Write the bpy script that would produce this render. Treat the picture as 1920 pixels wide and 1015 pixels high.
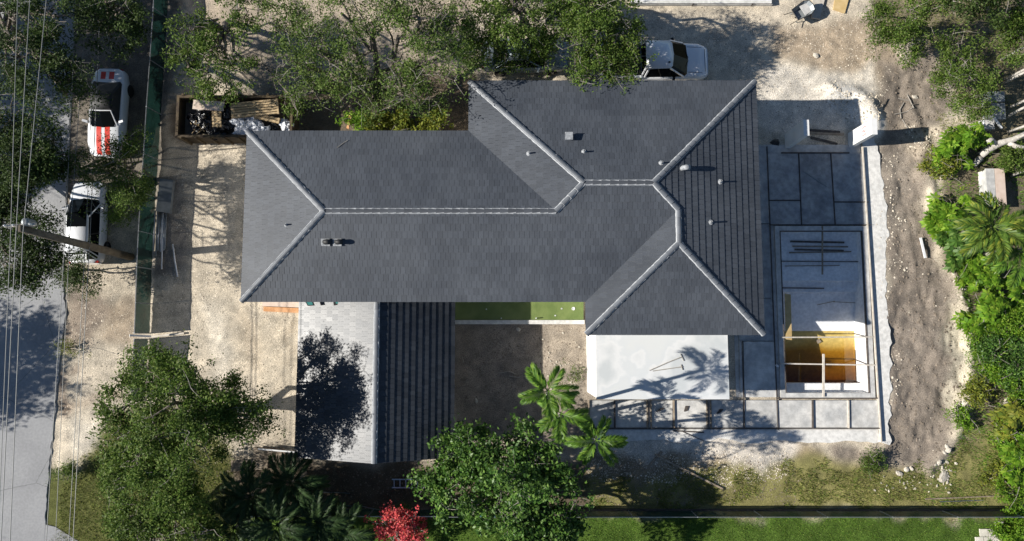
import bpy, math, random
import numpy as np
from mathutils import Vector, Matrix
R = math.radians
for o in list(bpy.data.objects): bpy.data.objects.remove(o)
SC = bpy.context.scene
COL = SC.collection
random.seed(7)
rng = np.random.default_rng(11)

# ------------------------------------------------------------------ camera, sky, sun, exposure
F, H, TILT = 1300.0, 37.0, R(5.5)
cam_d = bpy.data.cameras.new('camera'); cam = bpy.data.objects.new('camera', cam_d); COL.objects.link(cam)
cam.location = (0, 0, H); cam.rotation_euler = (TILT, 0, 0)
cam_d.sensor_fit = 'HORIZONTAL'; cam_d.sensor_width = 36.0; cam_d.lens = 36.0 * F / 1920.0
cam_d.clip_start = 0.5; cam_d.clip_end = 3000
SC.camera = cam
SUN_EL, SUN_AZ = R(31.3), R(4.7)            # light travels towards +x and a little +y
world = bpy.data.worlds.new('World'); SC.world = world; world.use_nodes = True
wn = world.node_tree.nodes; wl = world.node_tree.links
sky = wn.new('ShaderNodeTexSky'); sky.sky_type = 'NISHITA'; sky.sun_disc = False
sky.sun_elevation = SUN_EL; sky.air_density = .85; sky.dust_density = .1; sky.ozone_density = 2.0
sky.sun_rotation = math.atan2(-math.cos(SUN_AZ), -math.sin(SUN_AZ))
wl.new(sky.outputs[0], wn['Background'].inputs[0]); wn['Background'].inputs[1].default_value = 0.06
sd = bpy.data.lights.new('sun', 'SUN'); sun = bpy.data.objects.new('sun', sd); COL.objects.link(sun)
sd.energy = 5.0; sd.angle = R(0.53); sd.color = (1.0, 0.955, 0.88)
dv = Vector((math.cos(SUN_EL) * math.cos(SUN_AZ), math.cos(SUN_EL) * math.sin(SUN_AZ), -math.sin(SUN_EL)))
sun.rotation_euler = dv.to_track_quat('-Z', 'Y').to_euler(); sun.location = (-40, 0, 40)
SC.view_settings.view_transform = 'Standard'; SC.view_settings.look = 'None'
SC.view_settings.exposure = 0.6; SC.view_settings.gamma = 1.0
SC.render.engine = 'CYCLES'

# ------------------------------------------------------------------ helpers
def W(px, py, z=0.0):
    """pixel of the 1920-wide photograph -> point on the level z"""
    u = (px - 960) / F; v = (507.5 - py) / F
    c, s = math.cos(TILT), math.sin(TILT)
    dy = v * c + s; dz = v * s - c
    t = (H - z) / (-dz)
    return Vector((u * t, dy * t, z))
def W2(px, py, z=0.0):
    p = W(px, py, z); return (p.x, p.y)

def wloc(o):
    v = Vector((0, 0, 0))
    while o is not None: v += o.location; o = o.parent
    return v

class MB:
    def __init__(s): s.v = []; s.f = []
    def add(s, vs, fs):
        n = len(s.v); s.v += [tuple(p) for p in vs]; s.f += [tuple(i + n for i in f) for f in fs]; return s
    def box(s, c, d, rz=0.0, ry=0.0, rx=0.0):
        M = Matrix.Rotation(rz, 3, 'Z') @ Matrix.Rotation(ry, 3, 'Y') @ Matrix.Rotation(rx, 3, 'X')
        c = Vector(c)
        vs = [c + M @ Vector((x * d[0] / 2, y * d[1] / 2, z * d[2] / 2)) for z in (-1, 1) for y in (-1, 1) for x in (-1, 1)]
        return s.add(vs, [(0, 2, 3, 1), (4, 5, 7, 6), (0, 1, 5, 4), (2, 6, 7, 3), (0, 4, 6, 2), (1, 3, 7, 5)])
    def bar(s, a, b, w, h):
        """box beam from a to b, w wide, h high, a/b on the centre line"""
        a = Vector(a); b = Vector(b); d = (b - a).normalized()
        up = Vector((0, 0, 1)) if abs(d.z) < .95 else Vector((0, 1, 0))
        sd_ = d.cross(up).normalized(); up = sd_.cross(d)
        vs = [p + sd_ * x * w / 2 + up * z * h / 2 for p in (a, b) for z in (-1, 1) for x in (-1, 1)]
        return s.add(vs, [(0, 1, 3, 2), (4, 6, 7, 5), (0, 4, 5, 1), (2, 3, 7, 6), (0, 2, 6, 4), (1, 5, 7, 3)])
    def prism(s, poly, z0, z1, bottom=True):
        n = len(poly)
        a = sum(poly[i][0] * poly[(i + 1) % n][1] - poly[(i + 1) % n][0] * poly[i][1] for i in range(n))
        if a < 0: poly = poly[::-1]
        vs = [(p[0], p[1], z0) for p in poly] + [(p[0], p[1], z1) for p in poly]
        fs = [tuple(range(n, 2 * n))] + [(i, (i + 1) % n, n + (i + 1) % n, n + i) for i in range(n)]
        if bottom: fs.append(tuple(range(n - 1, -1, -1)))
        return s.add(vs, fs)
    def tube(s, pts, rad, n=6, caps=True):
        pts = [Vector(p) for p in pts]
        if not hasattr(rad, '__len__'): rad = [rad] * len(pts)
        base = len(s.v); prev = None
        for i, p in enumerate(pts):
            d = (pts[min(i + 1, len(pts) - 1)] - pts[max(i - 1, 0)])
            d = d.normalized() if d.length > 1e-9 else Vector((0, 0, 1))
            if prev is None: q = d.orthogonal().normalized()
            else:
                q = prev - d * prev.dot(d)
                q = q.normalized() if q.length > 1e-6 else d.orthogonal().normalized()
            prev = q; r2 = d.cross(q)
            for k in range(n):
                a = 2 * math.pi * k / n
                s.v.append(tuple(p + (q * math.cos(a) + r2 * math.sin(a)) * rad[i]))
        for i in range(len(pts) - 1):
            for k in range(n):
                a = base + i * n + k; b = base + i * n + (k + 1) % n
                s.f.append((a, b, b + n, a + n))
        if caps:
            s.f.append(tuple(base + k for k in range(n - 1, -1, -1)))
            e = base + (len(pts) - 1) * n
            s.f.append(tuple(e + k for k in range(n)))
        return s
    def lathe(s, c, prof, n=16, axis='Z'):
        base = len(s.v); c = Vector(c)
        for (r, h) in prof:
            for k in range(n):
                a = 2 * math.pi * k / n; x, y = r * math.cos(a), r * math.sin(a)
                p = Vector((x, y, h)) if axis == 'Z' else (Vector((x, h, y)) if axis == 'Y' else Vector((h, x, y)))
                s.v.append(tuple(c + p))
        for i in range(len(prof) - 1):
            for k in range(n):
                a = base + i * n + k; b = base + i * n + (k + 1) % n
                s.f.append((a, b, b + n, a + n))
        s.f.append(tuple(base + k for k in range(n)))
        e = base + (len(prof) - 1) * n
        s.f.append(tuple(e + k for k in range(n)))
        return s
    def build(s, name, m, parent=None, smooth=False, local=False):
        me = bpy.data.meshes.new(name)
        off = Vector((0, 0, 0)) if (local or parent is None) else wloc(parent)
        me.from_pydata([(x - off.x, y - off.y, z - off.z) for x, y, z in s.v], [], s.f)
        if m: me.materials.append(m)
        if smooth: me.polygons.foreach_set('use_smooth', [True] * len(me.polygons))
        me.update()
        o = bpy.data.objects.new(name, me); COL.objects.link(o)
        if parent: o.parent = parent
        return o

def npmesh(name, V, faces4, m, parent=None, smooth=False, tri=False, col=None):
    """fast mesh from numpy arrays, all faces with the same number of corners"""
    me = bpy.data.meshes.new(name)
    V = np.asarray(V, dtype=np.float32)
    if parent is not None: V = V - np.array(wloc(parent), dtype=np.float32)
    k = 3 if tri else 4
    n = len(faces4)
    me.vertices.add(len(V)); me.vertices.foreach_set('co', V.ravel())
    me.loops.add(n * k); me.loops.foreach_set('vertex_index', np.asarray(faces4, dtype=np.int32).ravel())
    me.polygons.add(n); me.polygons.foreach_set('loop_start', np.arange(0, n * k, k, dtype=np.int32))
    me.polygons.foreach_set('loop_total', np.full(n, k, dtype=np.int32))
    if smooth: me.polygons.foreach_set('use_smooth', np.ones(n, dtype=bool))
    me.update(calc_edges=True)
    if col is not None:
        at = me.color_attributes.new('Col', 'FLOAT_COLOR', 'POINT')
        c4 = np.ones((len(V), 4), dtype=np.float32); c4[:, :3] = col
        at.data.foreach_set('color', c4.ravel())
    me.materials.append(m)
    o = bpy.data.objects.new(name, me); COL.objects.link(o)
    if parent: o.parent = parent
    return o

def tag(o, label=None, cat=None, group=None, kind=None):
    if label: o['label'] = label
    if cat: o['category'] = cat
    if group: o['group'] = group
    if kind: o['kind'] = kind
    return o
def thing(name, label, cat, loc=(0, 0, 0), rz=0.0, group=None):
    o = bpy.data.objects.new(name, None); COL.objects.link(o)
    o.location = loc; o.rotation_euler = (0, 0, rz); o.empty_display_size = .3
    return tag(o, label, cat, group)
def copy_tree(o, parent=None):
    c = o.copy(); COL.objects.link(c); c.parent = parent
    for ch in list(o.children): copy_tree(ch, c)
    return c

# ------------------------------------------------------------------ materials
def node(nt, t, **kw):
    n = nt.nodes.new(t)
    for k, v in kw.items(): setattr(n, k, v)
    return n
def rgba(c): return (c[0], c[1], c[2], 1.0)
def pmat(name, c1, c2=None, scale=4.0, rough=.8, bump=0.0, bscale=40.0, metal=0.0, var=0.0, spec=.5, detail=6.0,
         coat=0.0, attr=False, trans=0.0, speck=None, mid=(.35, .65), stretch=None, rvar=0.0):
    """noise mix c1..c2, optional per-island/per-object value spread, fine bump, speckle"""
    m = bpy.data.materials.new(name); m.use_nodes = True
    nt = m.node_tree; b = nt.nodes['Principled BSDF']; L = nt.links
    b.inputs['Roughness'].default_value = rough; b.inputs['Metallic'].default_value = metal
    b.inputs['Specular IOR Level'].default_value = spec
    if coat: b.inputs['Coat Weight'].default_value = coat; b.inputs['Coat Roughness'].default_value = .05
    tc = node(nt, 'ShaderNodeTexCoord'); vec = tc.outputs['Object']
    if stretch:
        mp = node(nt, 'ShaderNodeMapping'); mp.inputs['Scale'].default_value = stretch
        L.new(vec, mp.inputs[0]); vec = mp.outputs[0]
    if attr:
        a = node(nt, 'ShaderNodeVertexColor', layer_name='Col'); colr = a.outputs[0]
    else:
        colr = None
    if c2 is None: c2 = c1
    nz = node(nt, 'ShaderNodeTexNoise'); nz.inputs['Scale'].default_value = scale; nz.inputs['Detail'].default_value = detail
    L.new(vec, nz.inputs['Vector'])
    rp = node(nt, 'ShaderNodeValToRGB'); L.new(nz.outputs['Fac'], rp.inputs[0])
    rp.color_ramp.elements[0].position = mid[0]; rp.color_ramp.elements[1].position = mid[1]
    rp.color_ramp.elements[0].color = rgba(c1); rp.color_ramp.elements[1].color = rgba(c2)
    out = rp.outputs[0]
    def mul(x, y):
        mx = node(nt, 'ShaderNodeMix', data_type='RGBA', blend_type='MULTIPLY'); mx.inputs[0].default_value = 1
        L.new(x, mx.inputs[6]); L.new(y, mx.inputs[7]); return mx.outputs[2]
    if colr is not None: out = mul(out, colr)
    if speck:
        sc_, lo, hi = speck
        n2 = node(nt, 'ShaderNodeTexNoise'); n2.inputs['Scale'].default_value = sc_; n2.inputs['Detail'].default_value = 3
        L.new(vec, n2.inputs['Vector'])
        r2 = node(nt, 'ShaderNodeValToRGB'); L.new(n2.outputs['Fac'], r2.inputs[0])
        r2.color_ramp.elements[0].position = .36; r2.color_ramp.elements[1].position = .66
        r2.color_ramp.elements[0].color = (lo, lo, lo, 1); r2.color_ramp.elements[1].color = (hi, hi, hi, 1)
        out = mul(out, r2.outputs[0])
    if var:
        g = node(nt, 'ShaderNodeNewGeometry'); oi = node(nt, 'ShaderNodeObjectInfo')
        ad = node(nt, 'ShaderNodeMath', operation='ADD'); L.new(g.outputs['Random Per Island'], ad.inputs[0]); L.new(oi.outputs['Random'], ad.inputs[1])
        fr = node(nt, 'ShaderNodeMath', operation='FRACT'); L.new(ad.outputs[0], fr.inputs[0])
        mr = node(nt, 'ShaderNodeMapRange'); mr.inputs[3].default_value = 1 - var; mr.inputs[4].default_value = 1 + var
        L.new(fr.outputs[0], mr.inputs[0])
        cb = node(nt, 'ShaderNodeCombineColor')
        for i in range(3): L.new(mr.outputs[0], cb.inputs[i])
        out = mul(out, cb.outputs[0])
        if rvar:
            m4 = node(nt, 'ShaderNodeMapRange'); m4.inputs[3].default_value = rough - rvar * .5; m4.inputs[4].default_value = rough + rvar; L.new(fr.outputs[0], m4.inputs[0]); L.new(m4.outputs[0], b.inputs['Roughness'])
    L.new(out, b.inputs['Base Color'])
    if bump:
        n3 = node(nt, 'ShaderNodeTexNoise'); n3.inputs['Scale'].default_value = bscale; n3.inputs['Detail'].default_value = 5
        L.new(vec, n3.inputs['Vector'])
        bp = node(nt, 'ShaderNodeBump'); bp.inputs['Strength'].default_value = bump; bp.inputs['Distance'].default_value = .05
        L.new(n3.outputs['Fac'], bp.inputs['Height']); L.new(bp.outputs[0], b.inputs['Normal'])
    if trans: b.inputs['Transmission Weight'].default_value = trans
    return m
def leafmat(name, cols, transl=.38, rough=.55, spec=.2):
    m = bpy.data.materials.new(name); m.use_nodes = True
    nt = m.node_tree; b = nt.nodes['Principled BSDF']; L = nt.links; out = nt.nodes['Material Output']
    g = node(nt, 'ShaderNodeNewGeometry')
    rp = node(nt, 'ShaderNodeValToRGB'); L.new(g.outputs['Random Per Island'], rp.inputs[0])
    el = rp.color_ramp.elements
    while len(el) < len(cols): el.new(.5)
    for i, c in enumerate(cols):
        el[i].position = i / (len(cols) - 1); el[i].color = rgba(c)
    tc = node(nt, 'ShaderNodeTexCoord'); nz = node(nt, 'ShaderNodeTexNoise'); nz.inputs['Scale'].default_value = .9; nz.inputs['Detail'].default_value = 3
    L.new(tc.outputs['Object'], nz.inputs['Vector'])
    mr = node(nt, 'ShaderNodeMapRange'); mr.inputs[1].default_value = .3; mr.inputs[2].default_value = .7
    mr.inputs[3].default_value = .7; mr.inputs[4].default_value = 1.3; L.new(nz.outputs['Fac'], mr.inputs[0])
    mx = node(nt, 'ShaderNodeVectorMath', operation='SCALE'); L.new(rp.outputs[0], mx.inputs[0]); L.new(mr.outputs[0], mx.inputs['Scale'])
    L.new(mx.outputs[0], b.inputs['Base Color']); b.inputs['Roughness'].default_value = rough
    b.inputs['Specular IOR Level'].default_value = spec
    t = node(nt, 'ShaderNodeBsdfTranslucent'); L.new(mx.outputs[0], t.inputs[0])
    ms = node(nt, 'ShaderNodeMixShader'); ms.inputs[0].default_value = transl
    L.new(b.outputs[0], ms.inputs[1]); L.new(t.outputs[0], ms.inputs[2]); L.new(ms.outputs[0], out.inputs[0])
    return m

M = {}
M['ground'] = pmat('ground', (.72, .72, .72), (1.12, 1.1, 1.07), 1.3, .95, .6, 22, attr=True, speck=(24, .64, 1.28), spec=.15, detail=9)
M['asphalt'] = pmat('asphalt', (.28, .281, .285), (.335, .335, .337), .5, .9, .3, 60, speck=(9, .93, 1.06), spec=.2)
def cracks(m, sc, wdt, dark):
    nt = m.node_tree; L = nt.links; b = nt.nodes['Principled BSDF']; src = b.inputs['Base Color'].links[0].from_socket
    tc = node(nt, 'ShaderNodeTexCoord'); nz = node(nt, 'ShaderNodeTexNoise'); nz.inputs['Scale'].default_value = 1.6; nz.inputs['Detail'].default_value = 6
    L.new(tc.outputs['Object'], nz.inputs['Vector'])
    mx = node(nt, 'ShaderNodeMix', data_type='RGBA'); mx.inputs[0].default_value = .22; L.new(tc.outputs['Object'], mx.inputs[6]); L.new(nz.outputs['Color'], mx.inputs[7])
    vo = node(nt, 'ShaderNodeTexVoronoi', feature='DISTANCE_TO_EDGE'); vo.inputs['Scale'].default_value = sc; L.new(mx.outputs[2], vo.inputs['Vector'])
    mr = node(nt, 'ShaderNodeMapRange'); mr.inputs[2].default_value = wdt; mr.inputs[3].default_value = dark; mr.inputs[4].default_value = 1.0; L.new(vo.outputs['Distance'], mr.inputs[0])
    vm = node(nt, 'ShaderNodeVectorMath', operation='SCALE'); L.new(src, vm.inputs[0]); L.new(mr.outputs[0], vm.inputs['Scale']); L.new(vm.outputs[0], b.inputs['Base Color'])
cracks(M['asphalt'], .35, .006, .55)
M['concrete'] = pmat('concrete', (.42, .42, .41), (.64, .62, .58), .9, .88, .3, 30, speck=(4.5, .84, 1.08), spec=.2, var=.08, detail=10)
M['concrete_white'] = pmat('concrete_white', (.62, .61, .58), (.74, .72, .68), .9, .85, .3, 25, speck=(5, .82, 1.06), spec=.2, detail=10)
M['stucco'] = pmat('stucco', (.66, .66, .64), (.76, .75, .73), 1.2, .85, .2, 60, spec=.2)
M['white_roof'] = pmat('white_roof', (.52, .54, .54), (.62, .63, .62), .35, .6, .08, 20, spec=.3, mid=(.42, .58), detail=8)
_r = [n for n in M['white_roof'].node_tree.nodes if n.type == 'VALTORGB'][0].color_ramp
_e = _r.elements.new(.505); _e.color = (.68, .68, .67, 1); _e = _r.elements.new(.53); _e.color = (.60, .615, .615, 1)
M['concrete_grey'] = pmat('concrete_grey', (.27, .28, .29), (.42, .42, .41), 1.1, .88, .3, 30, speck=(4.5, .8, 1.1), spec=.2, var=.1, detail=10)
M['plaster'] = pmat('plaster', (.74, .75, .76), (.86, .85, .83), 1.0, .7, .15, 20, speck=(6, .86, 1.05), spec=.3)
M['tile'] = pmat('tile', (.048, .055, .067), (.067, .075, .088), .45, .58, .15, 60, var=.13, spec=.5, speck=(28, .9, 1.1))
M['cap_dark'] = pmat('cap_dark', (.060, .066, .076), (.085, .09, .10), 1.5, .55, .15, 50, var=.2)
M['tile_sealed'] = pmat('tile_sealed', (.040, .045, .053), (.052, .057, .064), .6, .36, .05, 40, var=.2, spec=.33, rvar=.03)
M['cap'] = pmat('cap', (.11, .12, .135), (.16, .17, .185), 1.5, .5, .15, 50, var=.15)
M['mortar'] = pmat('mortar', (.30, .31, .32), (.46, .47, .48), 6, .9, .5, 30)
M['fascia'] = pmat('fascia', (.10, .11, .12), None, 4, .6)
M['lead'] = pmat('lead', (.20, .21, .22), (.36, .37, .38), 9, .7, .2, 40)
M['black'] = pmat('black', (.006, .006, .007), None, 4, .5)
M['wood'] = pmat('wood', (.42, .30, .16), (.55, .41, .24), 5, .8, .2, 30, var=.15, stretch=(1, 1, 6))
M['wood_old'] = pmat('wood_old', (.22, .17, .12), (.34, .28, .21), 5, .85, .3, 30, var=.2)
M['wood_pale'] = pmat('wood_pale', (.46, .41, .34), (.58, .53, .46), 5, .85, .2, 30, var=.12)
M['wood_dark'] = pmat('wood_dark', (.055, .045, .04), (.10, .085, .075), 5, .85, .3, 30, var=.2)
M['ply'] = pmat('ply', (.52, .36, .15), (.62, .45, .22), 3, .7, .1, 30)
M['rust'] = pmat('rust', (.045, .028, .017), (.11, .08, .04), 2.2, .75, .4, 25, metal=.2)
M['bag_black'] = pmat('bag_black', (.008, .008, .010), (.014, .014, .016), 4, .22, .9, 9)
M['bag_white'] = pmat('bag_white', (.62, .64, .68), (.8, .8, .82), 3, .35, .9, 8)
M['steel'] = pmat('steel', (.42, .44, .46), (.55, .56, .58), 5, .38, .1, 30, metal=.9)
M['pvc'] = pmat('pvc', (.66, .67, .68), (.76, .76, .76), 5, .45)
M['grey_metal'] = pmat('grey_metal', (.20, .22, .23), (.28, .30, .31), 3, .5, .1, 20, metal=.3)
M['car_white'] = pmat('car_white', (.72, .73, .75), None, 3, .3, coat=.8)
M['car_silver'] = pmat('car_silver', (.22, .26, .27), (.27, .31, .32), 2, .35, coat=.6, metal=.3)
M['car_black'] = pmat('car_black', (.010, .010, .011), None, 3, .6)
M['red'] = pmat('red', (.62, .035, .015), None, 3, .35, coat=.5)
M['glass'] = pmat('glass', (.004, .005, .006), None, 3, .05, spec=.10)
M['glass_teal'] = pmat('glass_teal', (.05, .20, .19), (.09, .27, .25), 2, .1, spec=.6)
M['tyre'] = pmat('tyre', (.015, .015, .015), None, 3, .85)
M['lamp_red'] = pmat('lamp_red', (.3, .01, .01), None, 3, .2)
M['lamp_clear'] = pmat('lamp_clear', (.6, .62, .65), None, 3, .12)
M['green_coat'] = pmat('green_coat', (.12, .17, .045), (.19, .24, .075), 1.3, .55, .1, 20)
M['bark'] = pmat('bark', (.11, .09, .07), (.20, .17, .14), 6, .9, .6, 18)
M['bark_pale'] = pmat('bark_pale', (.38, .35, .31), (.56, .53, .48), 5, .9, .5, 14)
M['bark_palm'] = pmat('bark_palm', (.26, .24, .20), (.38, .36, .31), 8, .85, .4, 18)
M['twig'] = pmat('twig', (.22, .20, .17), (.34, .31, .27), 8, .9)
M['pole_wood'] = pmat('pole_wood', (.10, .08, .055), (.17, .14, .10), 4, .9, .5, 20)
M['stone'] = pmat('stone', (.46, .41, .33), (.66, .61, .52), 5, .9, .5, 18, var=.15)
M['gravel'] = pmat('gravel', (.50, .43, .33), (.66, .59, .48), 3, .95, var=.45)
M['soil_clod'] = pmat('soil_clod', (.15, .12, .09), (.26, .21, .16), 3, .95, .4, 20, var=.3)
M['wire'] = pmat('wire', (.22, .22, .21), None, 3, .45, metal=.5)
M['rubber'] = pmat('rubber', (.025, .025, .025), None, 3, .6)
M['brick'] = pmat('brick', (.50, .24, .10), (.62, .34, .17), 4, .85, .3, 25)
M['ledge_pink'] = pmat('ledge_pink', (.55, .43, .35), (.62, .50, .42), 3, .8)
M['paver'] = pmat('paver', (.50, .47, .41), (.62, .58, .51), 3, .9, .3, 25, var=.12)
M['red_mark'] = pmat('red_mark', (.30, .05, .05), None, 4, .8)
# woven screen: part of the light passes
def screenmat():
    m = bpy.data.materials.new('screen_fabric'); m.use_nodes = True
    nt = m.node_tree; L = nt.links; b = nt.nodes['Principled BSDF']; out = nt.nodes['Material Output']
    tc = node(nt, 'ShaderNodeTexCoord'); nz = node(nt, 'ShaderNodeTexNoise'); nz.inputs['Scale'].default_value = 1.3; nz.inputs['Detail'].default_value = 5
    L.new(tc.outputs['Object'], nz.inputs['Vector'])
    rp = node(nt, 'ShaderNodeValToRGB'); L.new(nz.outputs['Fac'], rp.inputs[0])
    rp.color_ramp.elements[0].position = .3; rp.color_ramp.elements[1].position = .7
    rp.color_ramp.elements[0].color = (.005, .018, .014, 1); rp.color_ramp.elements[1].color = (.010, .034, .028, 1)
    L.new(rp.outputs[0], b.inputs['Base Color']); b.inputs['Roughness'].default_value = .8
    t = node(nt, 'ShaderNodeBsdfTranslucent'); L.new(rp.outputs[0], t.inputs[0])
    ms = node(nt, 'ShaderNodeMixShader'); ms.inputs[0].default_value = .4; L.new(b.outputs[0], ms.inputs[1]); L.new(t.outputs[0], ms.inputs[2])
    tr = node(nt, 'ShaderNodeBsdfTransparent'); m2 = node(nt, 'ShaderNodeMixShader'); m2.inputs[0].default_value = .07
    L.new(ms.outputs[0], m2.inputs[1]); L.new(tr.outputs[0], m2.inputs[2]); L.new(m2.outputs[0], out.inputs[0])
    return m
M['screen'] = screenmat()
def watermat():
    m = bpy.data.materials.new('pool_water'); m.use_nodes = True
    nt = m.node_tree; L = nt.links; out = nt.nodes['Material Output']; nt.nodes.remove(nt.nodes['Principled BSDF'])
    tr = node(nt, 'ShaderNodeBsdfTransparent'); gl = node(nt, 'ShaderNodeBsdfGlossy'); gl.inputs['Roughness'].default_value = .03
    ms = node(nt, 'ShaderNodeMixShader'); ms.inputs[0].default_value = .05; L.new(tr.outputs[0], ms.inputs[1]); L.new(gl.outputs[0], ms.inputs[2])
    L.new(ms.outputs[0], out.inputs[0])
    tc = node(nt, 'ShaderNodeTexCoord'); sp = node(nt, 'ShaderNodeSeparateXYZ'); L.new(tc.outputs['Generated'], sp.inputs[0])
    nz = node(nt, 'ShaderNodeTexNoise'); nz.inputs['Scale'].default_value = 3.0; L.new(tc.outputs['Generated'], nz.inputs['Vector'])
    ad = node(nt, 'ShaderNodeMath', operation='MULTIPLY_ADD'); L.new(nz.outputs['Fac'], ad.inputs[0]); ad.inputs[1].default_value = .35; L.new(sp.outputs[1], ad.inputs[2])
    rp = node(nt, 'ShaderNodeValToRGB'); L.new(ad.outputs[0], rp.inputs[0])       # deeper water towards the far wall
    e0, e1 = rp.color_ramp.elements[0], rp.color_ramp.elements[1]
    e0.position = .15; e0.color = (.27, .14, .03, 1); e1.position = 1.12; e1.color = (.86, .74, .42, 1)
    em = rp.color_ramp.elements.new(.75); em.color = (.56, .38, .09, 1)
    L.new(rp.outputs[0], tr.inputs[0])
    return m
M['water'] = watermat()
OAK = [(.042, .082, .012), (.070, .128, .019), (.10, .168, .026), (.14, .21, .038), (.21, .26, .07)]
M['leaf_oak'] = leafmat('leaf_oak', OAK)
M['leaf_oak_dry'] = leafmat('leaf_oak_dry', [(.052, .098, .016), (.088, .150, .026), (.13, .195, .04), (.20, .25, .075)])
M['leaf_street'] = leafmat('leaf_street', [(.025, .048, .012), (.042, .075, .018), (.065, .105, .024), (.10, .14, .04)])
M['leaf_gloss'] = leafmat('leaf_gloss', [(.034, .085, .014), (.058, .13, .021), (.09, .18, .03), (.17, .27, .055)], .3, .45, .3)
M['leaf_bright'] = leafmat('leaf_bright', [(.075, .17, .013), (.12, .25, .018), (.19, .34, .026), (.30, .42, .05)], .4)
M['leaf_yellow'] = leafmat('leaf_yellow', [(.10, .15, .02), (.18, .22, .03), (.30, .30, .04), (.12, .17, .03)], .3)
M['leaf_palm'] = leafmat('leaf_palm', [(.045, .11, .015), (.08, .17, .022), (.13, .24, .03), (.20, .30, .045)], .3, .4)
M['leaf_palm_y'] = leafmat('leaf_palm_y', [(.04, .085, .015), (.075, .14, .022), (.13, .20, .03), (.26, .28, .04)], .3, .4)
M['leaf_palm_dark'] = leafmat('leaf_palm_dark', [(.02, .045, .015), (.035, .065, .02), (.05, .085, .025)], .25, .5)
M['flower_red'] = leafmat('flower_red', [(.55, .06, .07), (.72, .11, .11), (.80, .20, .16), (.62, .08, .12), (.10, .05, .03)], .35)
M['grass'] = leafmat('grass', [(.055, .13, .012), (.09, .19, .018), (.13, .235, .026), (.20, .26, .05)], .35, .6)
M['grass_dry'] = leafmat('grass_dry', [(.13, .18, .03), (.22, .24, .06), (.32, .29, .11), (.11, .20, .025)], .35, .6)
# ------------------------------------------------------------------ ground
def vnoise(x, y, seed):
    tab = np.random.default_rng(seed).random((256, 256))
    xi = np.floor(x).astype(int); yi = np.floor(y).astype(int); fx = x - xi; fy = y - yi
    fx = fx * fx * (3 - 2 * fx); fy = fy * fy * (3 - 2 * fy)
    a = tab[xi & 255, yi & 255]; b = tab[(xi + 1) & 255, yi & 255]; c = tab[xi & 255, (yi + 1) & 255]; d = tab[(xi + 1) & 255, (yi + 1) & 255]
    return (a * (1 - fx) + b * fx) * (1 - fy) + (c * (1 - fx) + d * fx) * fy
def fbm(x, y, seed, oct=4):
    v = 0; a = .5
    for i in range(oct): v = v + a * vnoise(x * 2 ** i, y * 2 ** i, seed + i); a *= .5
    return v / (1 - .5 ** oct)
def pip(x, y, poly):
    ins = np.zeros(x.shape, bool); n = len(poly)
    for i in range(n):
        x1, y1 = poly[i]; x2, y2 = poly[(i + 1) % n]
        c = ((y1 > y) != (y2 > y)) & (x < (x2 - x1) * (y - y1) / ((y2 - y1) + 1e-12) + x1)
        ins ^= c
    return ins
def pxpoly(pts, z=0.0): return [W2(a, b, z) for a, b in pts]

POOL = pxpoly([(1463, 433), (1616, 433), (1632, 737), (1471, 737)], .12)
px0 = sum(p[0] for p in (POOL[0], POOL[3])) / 2; px1 = sum(p[0] for p in (POOL[1], POOL[2])) / 2
py1 = POOL[0][1]; py0 = POOL[3][1]            # pool rectangle in metres
st = .125
gx = np.arange(-38, 38.01, st); gy = np.arange(-19, 25.01, st)
# make the cell rows fall on the pool rectangle
gx[np.argmin(abs(gx - px0))] = px0; gx[np.argmin(abs(gx - px1))] = px1
gy[np.argmin(abs(gy - py0))] = py0; gy[np.argmin(abs(gy - py1))] = py1
GX, GY = np.meshgrid(gx, gy, indexing='ij')
wx = GX + (fbm(GX * .7, GY * .7, 3) - .5) * 1.6 + (fbm(GX * 3, GY * 3, 9) - .5) * .5
wy = GY + (fbm(GX * .7, GY * .7, 5) - .5) * 1.6 + (fbm(GX * 3, GY * 3, 13) - .5) * .5
def blur(m, k):
    for _ in range(k):
        m = (m + np.roll(m, 1, 0) + np.roll(m, -1, 0) + np.roll(m, 1, 1) + np.roll(m, -1, 1)) / 5
    return m
colr = np.zeros(GX.shape + (3,)); colr[:] = (.58, .51, .405)
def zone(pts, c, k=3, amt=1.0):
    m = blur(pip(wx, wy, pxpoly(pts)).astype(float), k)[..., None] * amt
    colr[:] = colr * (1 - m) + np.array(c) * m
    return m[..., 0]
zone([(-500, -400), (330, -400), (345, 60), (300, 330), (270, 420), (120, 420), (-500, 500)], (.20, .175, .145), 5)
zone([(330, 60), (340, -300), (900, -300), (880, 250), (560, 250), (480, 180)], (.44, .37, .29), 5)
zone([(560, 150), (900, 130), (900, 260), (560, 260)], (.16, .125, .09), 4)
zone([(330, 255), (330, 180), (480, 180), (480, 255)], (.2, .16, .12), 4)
zone([(1440, 55), (1640, 40), (1700, 130), (1640, 150), (1560, 130), (1450, 110)], (.40, .315, .225), 6, .85)
zone([(1420, 130), (1640, 130), (1650, 250), (1420, 250)], (.66, .61, .53), 5)
zone([(1550, 160), (1610, 165), (1645, 215), (1640, 260), (1540, 200)], (.82, .79, .73), 3)
zone([(1655, 120), (1745, 85), (1800, 200), (1745, 260), (1745, 400), (1770, 520), (1815, 620), (1815, 740), (1790, 810), (1740, 880), (1560, 870), (1560, 830), (1655, 830), (1665, 700), (1655, 500), (1640, 300)], (.265, .225, .185), 3)
zone([(1640, 300), (1700, 280), (1700, 420), (1660, 440)], (.33, .285, .235), 6, .7)
zone([(1690, 230), (1770, 250), (1760, 300), (1700, 290)], (.45, .38, .29), 5, .6)
zone([(1600, -200), (2300, -200), (2300, 300), (1850, 260), (1760, 100), (1640, 60)], (.22, .19, .125), 5)
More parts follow.
